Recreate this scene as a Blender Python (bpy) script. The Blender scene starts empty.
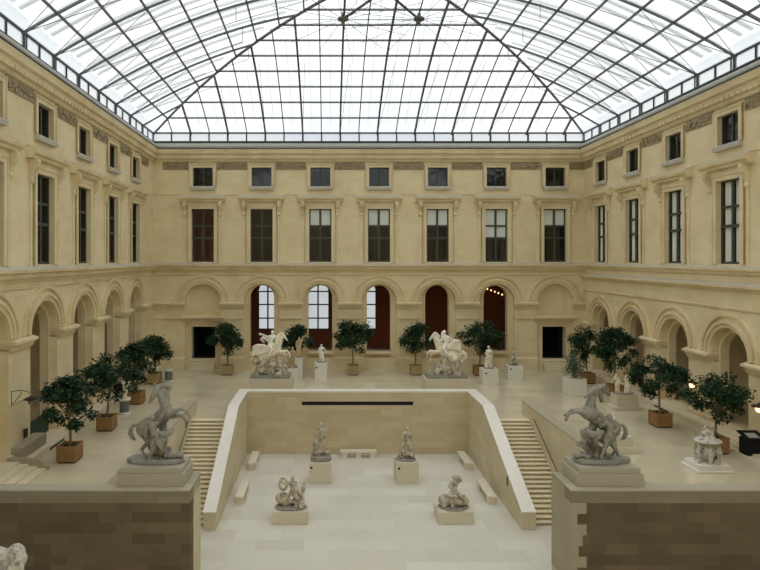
import bpy, bmesh, math, random
from mathutils import Vector, Matrix
PI = math.pi
S = bpy.context.scene
COL = S.collection
random.seed(7)

# ------------------------------------------------------------------ helpers
def link(o, parent=None):
    COL.objects.link(o)
    if parent is not None:
        o.parent = parent
    return o

def tag(o, label=None, cat=None, group=None, kind=None):
    if label: o['label'] = label
    if cat: o['category'] = cat
    if group: o['group'] = group
    if kind: o['kind'] = kind
    return o

def empty(name, loc=(0, 0, 0), rz=0.0, parent=None):
    o = bpy.data.objects.new(name, None)
    o.empty_display_size = .2
    o.location = loc
    o.rotation_euler = (0, 0, rz)
    return link(o, parent)

def copy_tree(o, parent=None):
    c = o.copy()
    COL.objects.link(c)
    if parent is not None: c.parent = parent
    for ch in list(o.children):
        copy_tree(ch, c)
    return c

class MB:
    def __init__(s):
        s.v = []; s.f = []
    def add(s, vs, fs):
        n = len(s.v); s.v += [tuple(p) for p in vs]
        s.f += [tuple(i + n for i in f) for f in fs]
        return s
    def quad(s, a, b, c, d): return s.add([a, b, c, d], [(0, 1, 2, 3)])
    def box(s, x0, x1, y0, y1, z0, z1):
        v = [(x, y, z) for x in (x0, x1) for y in (y0, y1) for z in (z0, z1)]
        return s.add(v, [(0, 1, 3, 2), (4, 6, 7, 5), (0, 4, 5, 1), (2, 3, 7, 6), (0, 2, 6, 4), (1, 5, 7, 3)])
    def bar(s, pts, w, h=None, n=4, up=Vector((0, 0, 1))):
        # rectangular (n=4) or round bar swept along a polyline
        h = h or w
        pts = [Vector(p) for p in pts]; rings = []
        for i, p in enumerate(pts):
            d = (pts[min(i + 1, len(pts) - 1)] - pts[max(i - 1, 0)]).normalized()
            u = up if abs(d.dot(up)) < .98 else Vector((0, 1, 0))
            sx = d.cross(u).normalized(); sy = sx.cross(d).normalized()
            ring = []
            for k in range(n):
                a = 2 * PI * (k + .5) / n
                q = 1.414 if n == 4 else 1
                ring.append(p + sx * math.cos(a) * w / 2 * q + sy * math.sin(a) * h / 2 * q)
            rings.append(ring)
        v = [q for r in rings for q in r]; f = []
        for i in range(len(rings) - 1):
            for k in range(n):
                f.append((i * n + k, i * n + (k + 1) % n, (i + 1) * n + (k + 1) % n, (i + 1) * n + k))
        f.append(tuple(range(n))[::-1]); f.append(tuple((len(rings) - 1) * n + k for k in range(n)))
        return s.add(v, f)
    def taper(s, a, b, r0, r1, n=8):
        a = Vector(a); b = Vector(b); d = (b - a).normalized()
        u = Vector((0, 0, 1)) if abs(d.z) < .95 else Vector((1, 0, 0))
        x = d.cross(u).normalized(); y = x.cross(d)
        v = [c + (x * math.cos(2 * PI * k / n) + y * math.sin(2 * PI * k / n)) * r for c, r in ((a, r0), (b, r1)) for k in range(n)]
        f = [(k, (k + 1) % n, n + (k + 1) % n, n + k) for k in range(n)]
        f += [tuple(range(n))[::-1], tuple(n + k for k in range(n))]
        return s.add(v, f)
    def lathe(s, prof, c=(0, 0), n=20):
        # prof: list of (r, z)
        v = [(c[0] + r * math.cos(2 * PI * k / n), c[1] + r * math.sin(2 * PI * k / n), z) for r, z in prof for k in range(n)]
        f = [(i * n + k, i * n + (k + 1) % n, (i + 1) * n + (k + 1) % n, (i + 1) * n + k) for i in range(len(prof) - 1) for k in range(n)]
        f += [tuple(range(n))[::-1], tuple((len(prof) - 1) * n + k for k in range(n))]
        return s.add(v, f)
    def prism(s, prof, u0, u1):
        # profile of (y, z) swept along x
        n = len(prof)
        v = [(u0, y, z) for y, z in prof] + [(u1, y, z) for y, z in prof]
        f = [(k, (k + 1) % n, n + (k + 1) % n, n + k) for k in range(n)] + [tuple(range(n))[::-1], tuple(n + k for k in range(n))]
        return s.add(v, f)
    def arc(s, uc, zc, r0, r1, y0, y1, a0=0.0, a1=PI, n=24):
        for i in range(n):
            a = a0 + (a1 - a0) * i / n; b = a0 + (a1 - a0) * (i + 1) / n
            P = lambda r, t, y: (uc + r * math.cos(t), y, zc + r * math.sin(t))
            s.quad(P(r0, a, y0), P(r1, a, y0), P(r1, b, y0), P(r0, b, y0))
            s.quad(P(r1, a, y0), P(r1, a, y1), P(r1, b, y1), P(r1, b, y0))
            s.quad(P(r0, a, y0), P(r0, b, y0), P(r0, b, y1), P(r0, a, y1))
        return s
    def build(s, name, m, parent=None, smooth=False, loc=None, bevel=0.0):
        me = bpy.data.meshes.new(name)
        me.from_pydata(s.v, [], s.f)
        bm = bmesh.new(); bm.from_mesh(me)
        bmesh.ops.recalc_face_normals(bm, faces=bm.faces)
        if bevel:
            bmesh.ops.remove_doubles(bm, verts=bm.verts, dist=1e-5)
            bmesh.ops.bevel(bm, geom=[e for e in bm.edges if e.is_manifold and e.calc_face_angle(0) > .6], offset=bevel, segments=2, affect='EDGES')
        bm.to_mesh(me); bm.free()
        if smooth:
            for p in me.polygons: p.use_smooth = True
        me.materials.append(m)
        o = bpy.data.objects.new(name, me)
        if loc: o.location = loc
        return link(o, parent)

# ------------------------------------------------------------------ materials
def srgb(r, g, b):
    f = lambda c: (c / 255 / 12.92) if c / 255 <= .04045 else ((c / 255 + .055) / 1.055) ** 2.4
    return (f(r), f(g), f(b), 1)

class NT:
    def __init__(s, name):
        s.m = bpy.data.materials.new(name); s.m.use_nodes = True
        s.n = s.m.node_tree.nodes; s.l = s.m.node_tree.links
        s.b = s.n['Principled BSDF']; s.out = s.n['Material Output']
    def node(s, t, **kw):
        x = s.n.new(t)
        for k, v in kw.items(): setattr(x, k, v)
        return x
    def mix(s, a, b, fac, mode='MIX'):
        x = s.node('ShaderNodeMix', data_type='RGBA', blend_type=mode)
        for sock, val in ((x.inputs[0], fac), (x.inputs[6], a), (x.inputs[7], b)):
            if hasattr(val, 'links'): s.l.new(val, sock)
            else: sock.default_value = val
        return x.outputs[2]
    def noise(s, scale, detail=4, vec=None, rough=.6):
        x = s.node('ShaderNodeTexNoise'); x.inputs['Scale'].default_value = scale
        x.inputs['Detail'].default_value = detail; x.inputs['Roughness'].default_value = rough
        if vec: s.l.new(vec, x.inputs['Vector'])
        return x.outputs['Fac']
    def ramp(s, fac, p0, p1, c0=(0, 0, 0, 1), c1=(1, 1, 1, 1)):
        x = s.node('ShaderNodeValToRGB'); x.color_ramp.elements[0].position = p0; x.color_ramp.elements[1].position = p1
        x.color_ramp.elements[0].color = c0; x.color_ramp.elements[1].color = c1
        s.l.new(fac, x.inputs[0]); return x.outputs[0]
    def obj(s): return s.node('ShaderNodeTexCoord').outputs['Object']
    def bump(s, h, strength=.3, dist=.02):
        x = s.node('ShaderNodeBump'); x.inputs['Strength'].default_value = strength; x.inputs['Distance'].default_value = dist
        s.l.new(h, x.inputs['Height']); s.l.new(x.outputs[0], s.b.inputs['Normal'])
    def rough(s, v): s.b.inputs['Roughness'].default_value = v
    def col(s, c):
        if hasattr(c, 'links'): s.l.new(c, s.b.inputs['Base Color'])
        else: s.b.inputs['Base Color'].default_value = c

def masonry(name, base, alt, stain, row=.42, width=1.1, plane='XZ', var=.5, mortar=.006, mcol=None, rough=.85, stainamt=.35, gloss=None):
    t = NT(name); o = t.obj()
    sep = t.node('ShaderNodeSeparateXYZ'); t.l.new(o, sep.inputs[0])
    cb = t.node('ShaderNodeCombineXYZ')
    a, b = {'XZ': (0, 2), 'YZ': (1, 2), 'XY': (0, 1)}[plane]
    t.l.new(sep.outputs[a], cb.inputs[0]); t.l.new(sep.outputs[b], cb.inputs[1])
    br = t.node('ShaderNodeTexBrick'); t.l.new(cb.outputs[0], br.inputs['Vector'])
    br.inputs['Scale'].default_value = 1; br.inputs['Brick Width'].default_value = width
    br.inputs['Row Height'].default_value = row; br.inputs['Mortar Size'].default_value = mortar
    br.inputs['Mortar Smooth'].default_value = .3
    br.inputs['Color1'].default_value = base; br.inputs['Color2'].default_value = alt
    br.inputs['Mortar'].default_value = mcol or tuple(c * .72 for c in base[:3]) + (1,)
    c = t.mix(base, br.outputs['Color'], var)
    n = t.noise(.55, 6, o); c = t.mix(c, stain, t.node('ShaderNodeMath', operation='MULTIPLY').outputs[0] if False else t.ramp(n, .45, .78, (0, 0, 0, 1), (stainamt, stainamt, stainamt, 1)))
    n2 = t.noise(9, 5, o); c = t.mix(c, tuple(x * .8 for x in base[:3]) + (1,), t.ramp(n2, .5, .8, (0, 0, 0, 1), (.3, .3, .3, 1)))
    t.col(c); t.rough(rough)
    t.bump(n2, .15, .01)
    return t.m

def plain(name, c, rough=.7, metal=0.0, var=.15, scale=4.0):
    t = NT(name); n = t.noise(scale, 4, t.obj())
    t.col(t.mix(c, tuple(x * (1 - 2 * var) for x in c[:3]) + (1,), n)); t.rough(rough); t.b.inputs['Metallic'].default_value = metal
    return t.m

def marble(name, c, dark, amt=.6, scale=3.0, rough=.6):
    t = NT(name); o = t.obj()
    n = t.noise(scale, 7, o); n2 = t.noise(scale * 4, 5, o)
    x = t.mix(c, dark, t.ramp(n, .48, .72, (0, 0, 0, 1), (amt, amt, amt, 1)))
    x = t.mix(x, dark, t.ramp(n2, .55, .75, (0, 0, 0, 1), (amt * .6,) * 3 + (1,)))
    t.col(x); t.rough(rough); t.bump(n2, .5, .03)
    return t.m

M = {}
CREAM = srgb(230, 215, 176)
M['wall'] = masonry('cream_limestone', CREAM, srgb(222, 204, 158), srgb(192, 168, 120), var=.6, mortar=.004, stainamt=.45)
M['trim'] = masonry('dressed_limestone', srgb(228, 212, 172), srgb(219, 201, 157), srgb(184, 159, 110), row=.6, width=2.2, var=.3, stainamt=.6, mortar=.002)
M['ledge'] = plain('ledge_lead', srgb(204, 199, 184), .6)
M['frieze'] = marble('carved_frieze', srgb(158, 142, 106), srgb(84, 74, 52), .8, 5.0)
M['terrace'] = masonry('terrace_slabs', srgb(216, 207, 178), srgb(198, 188, 156), srgb(182, 170, 136), row=1.2, width=1.8, plane='XY', var=.6, mortar=.006, rough=.16, stainamt=.4)
M['pitfloor'] = masonry('pit_slabs', srgb(218, 214, 200), srgb(200, 195, 178), srgb(190, 185, 166), row=1.0, width=2.2, plane='XY', var=.8, mortar=.005, rough=.5, stainamt=.3)
M['pitwall'] = masonry('pit_blocks', srgb(208, 194, 160), srgb(190, 172, 134), srgb(172, 154, 118), row=.42, width=1.4, plane='XZ', var=.75, mortar=.004)
M['pitwall_s'] = masonry('pit_side_blocks', srgb(210, 200, 170), srgb(196, 182, 148), srgb(178, 162, 126), row=.42, width=1.4, plane='YZ', var=.7, mortar=.004)
M['front'] = masonry('brown_stone_blocks', srgb(116, 102, 76), srgb(90, 77, 54), srgb(76, 68, 48), row=.41, width=1.25, plane='XZ', var=.9, mortar=.006, stainamt=.5)
M['frontcap'] = masonry('pale_coping', srgb(172, 164, 140), srgb(158, 148, 122), srgb(146, 136, 108), row=.6, width=2.6, plane='XZ', var=.6, mortar=.004)
M['course'] = masonry('olive_grey_course', srgb(140, 132, 108), srgb(128, 118, 94), srgb(112, 102, 78), row=.6, width=2.6, plane='XZ', var=.6, mortar=.004)
M['cap'] = masonry('pale_cap_slabs', srgb(236, 232, 222), srgb(224, 218, 204), srgb(212, 206, 190), row=2.0, width=2.0, plane='XY', var=.5, mortar=.004, rough=.5)
M['step'] = masonry('stair_stone', srgb(224, 212, 182), srgb(210, 198, 166), srgb(196, 182, 148), row=2, width=2, plane='XY', var=.4)
M['riser'] = plain('riser_stone', srgb(120, 104, 76), .9)
M['pedestal'] = plain('pedestal_stone', srgb(216, 208, 184), .6, var=.06)
M['pedgrey'] = plain('grey_pedestal_stone', srgb(178, 172, 150), .65, var=.07)
M['bench'] = plain('bench_stone', srgb(226, 218, 196), .5, var=.05)
M['steel'] = plain('roof_steel', srgb(112, 116, 110), .55, .2)
M['steel_l'] = plain('pale_outer_steel', srgb(176, 182, 184), .6)
M['rail'] = plain('dark_green_grey_steel', srgb(62, 70, 66), .5, .2)
M['gutter'] = plain('pale_gutter_metal', srgb(178, 176, 162), .5)
M['wframe'] = plain('window_frame_paint', srgb(70, 74, 66), .5)
M['blind'] = plain('pale_blind_cloth', srgb(240, 242, 240), .9, var=.02)
M['curtain'] = plain('grey_curtain_cloth', srgb(240, 238, 228), .9, var=.05)
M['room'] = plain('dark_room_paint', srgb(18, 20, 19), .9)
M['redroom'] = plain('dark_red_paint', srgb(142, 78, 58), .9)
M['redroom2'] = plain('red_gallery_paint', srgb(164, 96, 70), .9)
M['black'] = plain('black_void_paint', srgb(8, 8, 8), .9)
M['passage'] = masonry('passage_limestone', srgb(206, 190, 152), srgb(190, 174, 134), srgb(160, 142, 104), var=.5)
M['wood'] = plain('planter_wood', srgb(168, 128, 78), .6, var=.2, scale=8)
M['woodpale'] = plain('pale_planter_wood', srgb(186, 162, 112), .6, var=.15, scale=8)
M['woodred'] = plain('reddish_planter_wood', srgb(148, 104, 70), .6, var=.2, scale=8)
M['wooddark'] = plain('dark_wood_skid', srgb(62, 42, 26), .8)
M['soil'] = plain('potting_soil', srgb(44, 36, 28), .95)
M['bark'] = plain('grey_bark', srgb(140, 126, 102), .9)
M['urn'] = plain('blue_grey_urn_stone', srgb(120, 128, 128), .6)
M['brass'] = plain('dark_bronze', srgb(52, 54, 46), .45, .6)
M['whitep'] = plain('white_painted_box', srgb(226, 224, 208), .5, var=.03)
M['screen'] = plain('info_sheet', srgb(200, 204, 204), .5)
M['green'] = plain('green_panel_paint', srgb(30, 66, 48), .6)
M['grey_marble'] = marble('weathered_grey_marble', srgb(146, 143, 128), srgb(56, 53, 45), .85, 3.6)
M['grey_base'] = marble('mottled_grey_rock', srgb(150, 148, 138), srgb(84, 84, 78), .6, 4.0)
M['cream_marble'] = marble('aged_cream_marble', srgb(240, 232, 208), srgb(150, 128, 92), .6, 3.0)
M['stained_marble'] = marble('dark_stained_marble', srgb(196, 187, 163), srgb(48, 42, 34), .95, 4.2)
M['white_marble'] = marble('white_marble', srgb(242, 240, 230), srgb(190, 180, 156), .4, 4)
M['stained_marble2'] = marble('pitted_white_marble', srgb(208, 204, 190), srgb(52, 48, 38), .95, 5)
M['tan_marble'] = marble('tan_stone', srgb(190, 170, 132), srgb(112, 94, 66), .5, 4)

t = NT('foliage_leaf'); n = t.noise(1.6, 3, t.obj()); n2 = t.noise(14, 2, t.obj())
c = t.mix(srgb(36, 66, 34), srgb(22, 46, 28), n); c = t.mix(c, srgb(66, 98, 58), t.ramp(n2, .52, .75, (0, 0, 0, 1), (.6, .6, .6, 1)))
t.col(c); t.rough(.5); t.b.inputs['Specular IOR Level'].default_value = .25; M['leaf'] = t.m
t = NT('light_foliage_leaf'); n2 = t.noise(14, 2, t.obj())
t.col(t.mix(srgb(48, 78, 50), srgb(150, 165, 140), t.ramp(n2, .5, .62, (0, 0, 0, 1), (.8, .8, .8, 1)))); t.rough(.4); M['leaf2'] = t.m

def glass_mat(name, trans, tint, diff, glossy_r=.08):
    t = NT(name); t.n.remove(t.b)
    tr = t.node('ShaderNodeBsdfTransparent'); tr.inputs[0].default_value = tint
    gl = t.node('ShaderNodeBsdfGlossy'); gl.inputs['Roughness'].default_value = glossy_r
    df = t.node('ShaderNodeBsdfTranslucent'); df.inputs[0].default_value = (.95, .97, .98, 1)
    m1 = t.node('ShaderNodeMixShader'); m1.inputs[0].default_value = diff
    t.l.new(tr.outputs[0], m1.inputs[1]); t.l.new(df.outputs[0], m1.inputs[2])
    m2 = t.node('ShaderNodeMixShader'); m2.inputs[0].default_value = 1 - trans
    t.l.new(m1.outputs[0], m2.inputs[1]); t.l.new(gl.outputs[0], m2.inputs[2]); t.l.new(m2.outputs[0], t.out.inputs[0])
    return t.m
M['roofglass'] = glass_mat('roof_glass', .97, (.985, .99, .985, 1), .5)
M['frosted'] = glass_mat('frosted_glass', .96, (.6, .62, .62, 1), .5)
M['glass'] = glass_mat('window_glass', .93, (.92, .95, .93, 1), 0.0, .03)
t = NT('lamp_glass_lit'); t.col(srgb(255, 220, 160)); t.b.inputs['Emission Color'].default_value = (1, .62, .25, 1); t.b.inputs['Emission Strength'].default_value = 2.5; M['lamp'] = t.m
t = NT('lamp_glass_unlit'); t.col(srgb(120, 120, 104)); t.rough(.2); M['lampoff'] = t.m

# ------------------------------------------------------------------ layout numbers (metres)
D = 48.33                      # back wall distance
XL = lambda y: -13.42 - .0241 * y
XR = lambda y: 20.33 + .0207 * y
P = .84                        # parapet height over the terrace
F = -3.38                      # sunken floor level
YB = -4.0                      # wall behind the viewer
WT = 19.35                     # top of the stone walls
K = 1.045                      # facades and roof are scaled about the camera to meet the image's floor line
SCALE_DZ = -.437                   # z offset of that scaling about camera height; drops footings below the terrace paving
FL = .42                       # terrace level in facade units before the camera scaling
XLW = lambda y: K * XL(y / K)  # inner faces of the side walls after scaling about the camera
XRW = lambda y: K * XR(y / K)
DW = D * K

# ------------------------------------------------------------------ walls
def skin(mb, u0, u1, z0, z1, op, y, depth):
    """flat bay of wall with one opening (uc, hw, zb, zt, arched) and its reveal"""
    q = lambda a, b, c, d: mb.quad((a, y, c), (b, y, c), (b, y, d), (a, y, d))
    if op is None: q(u0, u1, z0, z1); return
    uc, hw, zb, zt, ar = op
    l, r = uc - hw, uc + hw
    zs = zt - hw if ar else zt
    q(u0, l, z0, zs); q(r, u1, z0, zs)
    if zb > z0: q(l, r, z0, zb)
    R = lambda p, s: mb.quad((p[0], y, p[1]), (s[0], y, s[1]), (s[0], y + depth, s[1]), (p[0], y + depth, p[1]))
    R((l, zb), (l, zs)); R((r, zs), (r, zb)); R((r, zb), (l, zb))
    if not ar:
        q(u0, u1, zt, z1); R((l, zt), (r, zt))
    else:
        q(u0, l, zs, z1); q(r, u1, zs, z1)
        n = 20
        for i in range(n):
            a = PI - PI * i / n; b = PI - PI * (i + 1) / n
            p = (uc + hw * math.cos(a), zs + hw * math.sin(a)); s = (uc + hw * math.cos(b), zs + hw * math.sin(b))
            mb.quad((p[0], y, p[1]), (s[0], y, s[1]), (s[0], y, z1), (p[0], y, z1))
            R(p, s)

UP0, UP1, UHW = 9.41, 13.83, .925     # first floor windows
AT0, AT1, AHW = 15.72, 17.28, .83     # attic windows
win_no = [0]
WORDS = ['first', 'second', 'third', 'fourth', 'fifth', 'sixth', 'seventh']

def stone_surround(w, hw, zb, zt, m=.3, sill=False):
    mb = MB()
    mb.box(-hw - m, -hw, -.1, .02, zb, zt + m); mb.box(hw, hw + m, -.1, .02, zb, zt + m); mb.box(-hw, hw, -.1, .02, zt, zt + m)
    mb.box(-hw - m, -hw - m + .07, -.15, .02, zb, zt + m - .07); mb.box(hw + m - .07, hw + m, -.15, .02, zb, zt + m - .07)
    mb.box(-hw - m, hw + m, -.15, .02, zt + m - .07, zt + m)
    mb.build('stone_surround', M['trim'], w)
    if sill:
        s = MB(); s.prism([(.3, zb - .3), (-.22, zb - .3), (-.26, zb - .1), (-.16, zb - .02), (.3, zb + .04)], -hw - .2, hw + .2)
        s.build('sill', M['ledge'], w)

def tall_window(wall, uc, label, blinds=(), curtain=False, room='room'):
    win_no[0] += 1
    w = empty('window_%d' % win_no[0], parent=None)
    w.matrix_world = wall.matrix_world @ Matrix.Translation((uc, 0, 0))
    tag(w, label, 'window', 'tall upper windows', 'structure')
    hw, zb, zt = UHW, UP0, UP1
    y = .24
    fr = MB()
    fr.box(-hw, -hw + .08, y - .05, y + .05, zb, zt); fr.box(hw - .08, hw, y - .05, y + .05, zb, zt)
    fr.box(-hw, hw, y - .05, y + .05, zt - .08, zt); fr.box(-hw, hw, y - .05, y + .05, zb, zb + .12)
    fr.box(-.075, .075, y - .07, y + .05, zb, zt)
    z1, z2 = zt - 1.4, zt - 2.42
    fr.box(-hw, hw, y - .06, y + .05, z1 - .07, z1 + .07); fr.box(-hw, hw, y - .06, y + .05, z2 - .08, z2 + .08)
    fr.build('window_frame', M['wframe'], w)
    g = MB(); g.quad((-hw, y, zb), (hw, y, zb), (hw, y, zt), (-hw, y, zt)); g.build('glass_pane', M['glass'], w)
    rows = {0: (z1 + .07, zt - .08), 1: (z2 + .08, z1 - .07), 2: (zb + .12, z2 - .08)}
    for r, side in blinds:
        a, b = rows[r]
        xs = {'l': (-hw + .08, -.075), 'r': (.075, hw - .08)}[side]
        MB().box(xs[0] + .02, xs[1] - .02, y + .02, y + .04, a, b).build('window_blind', M['blind'], w)
    if curtain:
        for s in (-1, 1):
            c = MB(); n = 12
            for i in range(n):
                x0 = s * .12 + s * (hw - .26) * i / n; x1 = s * .12 + s * (hw - .26) * (i + 1) / n
                a0 = y + .06 + .03 * math.sin(i * 1.7); a1 = y + .06 + .03 * math.sin((i + 1) * 1.7)
                c.quad((x0, a0, zb), (x1, a1, zb), (x1, a1, zt), (x0, a0, zt))
            c.build('curtain', M['curtain'], w)
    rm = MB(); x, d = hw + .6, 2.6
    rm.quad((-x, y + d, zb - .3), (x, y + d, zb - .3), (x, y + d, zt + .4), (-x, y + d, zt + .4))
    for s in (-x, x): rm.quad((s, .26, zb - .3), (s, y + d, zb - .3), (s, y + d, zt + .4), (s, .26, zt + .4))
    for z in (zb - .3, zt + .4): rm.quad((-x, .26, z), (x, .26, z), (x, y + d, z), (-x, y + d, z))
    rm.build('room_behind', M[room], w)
    stone_surround(w, hw, zb, zt)
    h = MB()
    h.prism([(0, 14.42), (-.32, 14.42), (-.36, 14.55), (-.5, 14.62), (-.55, 14.78), (-.5, 14.84), (0, 14.98)], -1.9, 1.9)
    h.box(-1.62, 1.62, -.12, 0, 14.13, 14.42)
    h.build('hood', M['trim'], w)
    MB().prism([(0, 14.97), (-.52, 14.83), (-.52, 14.86), (0, 15.03)], -1.86, 1.86).build('hood_flashing', M['ledge'], w)
    for s in (-1, 1):
        c = MB()
        c.prism([(0, 13.25), (-.1, 13.22), (-.16, 13.35), (-.12, 13.5), (-.2, 13.75), (-.4, 14.02), (-.46, 14.3), (-.4, 14.42), (0, 14.42)], s * 1.46 - .15, s * 1.46 + .15)
        c.build('console', M['trim'], w, bevel=.015)
        MB().prism([(0, 9.25), (-.06, 9.25), (-.06, 13.3), (0, 13.3)], s * 1.46 - .11, s * 1.46 + .11).build('pilaster_strip', M['trim'], w)
    return w

def attic_window(wall, uc, label):
    win_no[0] += 1
    w = empty('window_%d' % win_no[0])
    w.matrix_world = wall.matrix_world @ Matrix.Translation((uc, 0, 0))
    tag(w, label, 'window', 'small attic windows', 'structure')
    hw, zb, zt, y = AHW, AT0, AT1, .22
    fr = MB()
    fr.box(-hw, -hw + .07, y - .05, y + .05, zb, zt); fr.box(hw - .07, hw, y - .05, y + .05, zb, zt)
    fr.box(-hw, hw, y - .05, y + .05, zt - .07, zt); fr.box(-hw, hw, y - .05, y + .05, zb, zb + .08)
    fr.box(-.05, .05, y - .06, y + .05, zb, zt)
    fr.build('window_frame', M['wframe'], w)
    g = MB(); g.quad((-hw, y, zb), (hw, y, zb), (hw, y, zt), (-hw, y, zt)); g.build('glass_pane', M['glass'], w)
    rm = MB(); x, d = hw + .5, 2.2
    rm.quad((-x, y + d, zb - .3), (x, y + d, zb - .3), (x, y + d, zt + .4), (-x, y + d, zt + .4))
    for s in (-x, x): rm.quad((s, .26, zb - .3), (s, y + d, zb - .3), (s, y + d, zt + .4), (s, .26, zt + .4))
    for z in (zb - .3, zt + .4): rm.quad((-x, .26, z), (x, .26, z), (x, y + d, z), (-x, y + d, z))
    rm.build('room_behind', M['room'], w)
    stone_surround(w, hw, zb, zt, m=.28, sill=True)
    return w

def make_wall(name, label, loc, rz, bays, u0, u1, ground, low=False):
    w = empty(name, (loc[0] * K, loc[1] * K, SCALE_DZ), rz); w.scale = (K, K, K)
    bpy.context.view_layer.update()
    tag(w, label, 'wall', None, 'structure')
    mb = MB()
    edges = [u0] + [(a + b) / 2 for a, b in zip(bays, bays[1:])] + [None]
    half = (bays[1] - bays[0]) / 2
    edges = [bays[0] - half] + [(a + b) / 2 for a, b in zip(bays, bays[1:])] + [bays[-1] + half]
    if edges[0] > u0: mb.quad((u0, 0, 0), (edges[0], 0, 0), (edges[0], 0, WT), (u0, 0, WT))
    else: edges[0] = u0
    if edges[-1] < u1: mb.quad((edges[-1], 0, 0), (u1, 0, 0), (u1, 0, WT), (edges[-1], 0, WT))
    else: edges[-1] = u1
    for i, uc in enumerate(bays):
        a, b = edges[i], edges[i + 1]
        ground(mb, i, uc, a, b)
        skin(mb, a, b, 8.7, 15.1, (uc, UHW, UP0, UP1, False), 0, .29)
        skin(mb, a, b, 15.1, WT, (uc, AHW, AT0, AT1, False), 0, .27)
    mb.build('masonry', M['wall'], w)
    # string course and crowning cornice
    c = MB()
    if low:
        c.prism([(0, 8.85), (-.12, 8.87), (-.16, 9.0), (-.3, 9.08), (-.32, 9.2), (0, 9.27)], u0, u1)
        MB().prism([(0, 8.02), (-.1, 8.02), (-.16, 8.14), (-.34, 8.2), (-.36, 8.32), (0, 8.42)], u0, u1).build('lower_ledge', M['trim'], w)
        MB().prism([(0, 8.41), (-.35, 8.315), (-.35, 8.34), (0, 8.46)], u0, u1).build('ledge_flashing', M['ledge'], w)
    else: c.prism([(0, 8.62), (-.1, 8.62), (-.14, 8.72), (-.3, 8.8), (-.34, 8.9), (-.34, 9.0), (-.52, 9.06), (-.55, 9.2), (0, 9.27)], u0, u1)
    c.build('string_course', M['trim'], w)
    c = MB(); yy = -.31 if low else -.54; c.prism([(0, 9.262), (yy, 9.19), (yy, 9.21), (0, 9.32)], u0, u1); c.build('ledge_flashing', M['ledge'], w)
    c = MB(); zz = 7.1 if low else 8.36; c.prism([(0, zz - .06), (-.07, zz - .06), (-.09, zz + .04), (0, zz + .07)], u0, u1)
    c.build('string_moulding', M['trim'], w)
    c = MB(); c.prism([(0, 17.76), (-.12, 17.78), (-.16, 17.95), (-.3, 18.0), (-.32, 18.2), (-.34, 18.3), (-.5, 18.38), (-.54, 18.6), (-.58, 18.72), (0, 18.8)], u0, u1)
    c.build('crowning_cornice', M['trim'], w)
    n = int((u1 - u0) / .42)
    dm = MB()
    for k in range(n):
        x = u0 + .42 * k; dm.box(x, x + .24, -.36, -.15, 17.98, 18.16)
    dm.build('dentil_band', M['trim'], w)
    c = MB(); c.prism([(0, 18.78), (-.5, 18.74), (-.52, 18.95), (-.4, 19.15), (0, 19.34)], u0, u1); c.build('gutter', M['gutter'], w)
    MB().box(u0, u1, -.12, -.02, 19.33, 19.42).build('eaves_rail', M['rail'], w)
    MB().box(u0, u1, -.6, -.54, 18.76, 18.81).build('gutter_lip', M['rail'], w)
    for i in range(len(edges)):
        e = edges[i]
        lo, hi = (e - 1.25, e + 1.25) if 0 < i < len(edges) - 1 else ((e, e + 1.1) if i == 0 else (e - 1.1, e))
        if i == 0: lo = max(u0, bays[0] - half - .9); hi = bays[0] - 1.2
        if i == len(edges) - 1: lo = bays[-1] + 1.2; hi = min(u1, bays[-1] + half + .9)
        fp = MB(); fp.box(lo, hi, -.05, .01, 17.1, 17.72)
        k = 0; rr = random.Random(i)
        x = lo + .1
        while x < hi - .15:
            z = 17.22 + rr.random() * .3
            fp.box(x, x + .12 + rr.random() * .1, -.11, -.04, z - .08, z + .12)
            x += .2
        fp.build('frieze_panel', M['frieze'], w)
    MB().box(u0, u1, -.08, 0, 17.74, 17.8).build('upper_moulding', M['trim'], w)
    MB().box(u0, u1, -.05, 0, 15.0, 15.09).build('attic_moulding', M['trim'], w)
    return w, edges

def archivolt(w, uc, zc, mat='trim'):
    a = MB(); a.arc(uc, zc, 1.5, 1.72, -.09, .02); a.arc(uc, zc, 1.72, 1.86, -.18, .02); a.arc(uc, zc, 2.1, 2.24, -.13, .02)
    a.build('archivolt', M[mat], w)
    k = MB(); k.prism([(0, zc + 1.52), (-.14, zc + 1.52), (-.2, zc + 2.2), (0, zc + 2.25)], uc - .12, uc + .12)

def impost(w, a, b, y1=.35, z=5.6):
    m = MB()
    m.box(a, b, -.14, y1, z, z + .12); m.box(a - .03, b + .03, -.2, y1, z + .12, z + .28); m.box(a - .09, b + .09, -.36, y1, z + .28, z + .42)
    m.prism([(y1, z + .42), (-.33, z + .42), (0, z + .5), (y1, z + .5)], a - .07, b + .07)
    m.build('impost', M['trim'], w)

# back wall
BB = [-10.42 + 4.89 * i for i in range(7)]
def back_ground(mb, i, uc, a, b):
    skin(mb, a, b, 0, 8.7, (uc, 1.5, 0, 7.62, True), 0, .38)
    if i in (0, 6):
        skin(mb, uc - 1.55, uc + 1.55, 4.72, 7.8, (uc, 1.0, 4.95, 7.42, True), .38, .2)
        mb.quad((uc - 1.1, .56, 4.7), (uc + 1.1, .56, 4.7), (uc + 1.1, .56, 7.6), (uc - 1.1, .56, 7.6))
        skin(mb, uc - 1.55, uc + 1.55, 0, 4.72, (uc, .98, 1.35, 4.0, False), .3, .6)
        mb.quad((uc - 1.55, .3, 4.72), (uc + 1.55, .3, 4.72), (uc + 1.55, .38, 4.72), (uc - 1.55, .38, 4.72))
    else:
        skin(mb, uc - 1.55, uc + 1.55, 0, 7.8, (uc, 1.0, 1.83, 7.45, True), .38, .55)
wall_b, eb = make_wall('wall_back', 'far cream stone facade with seven bays, facing the viewer', (0, D, 0), 0, BB, XL(D) - .1, XR(D) + .1, back_ground)
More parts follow.
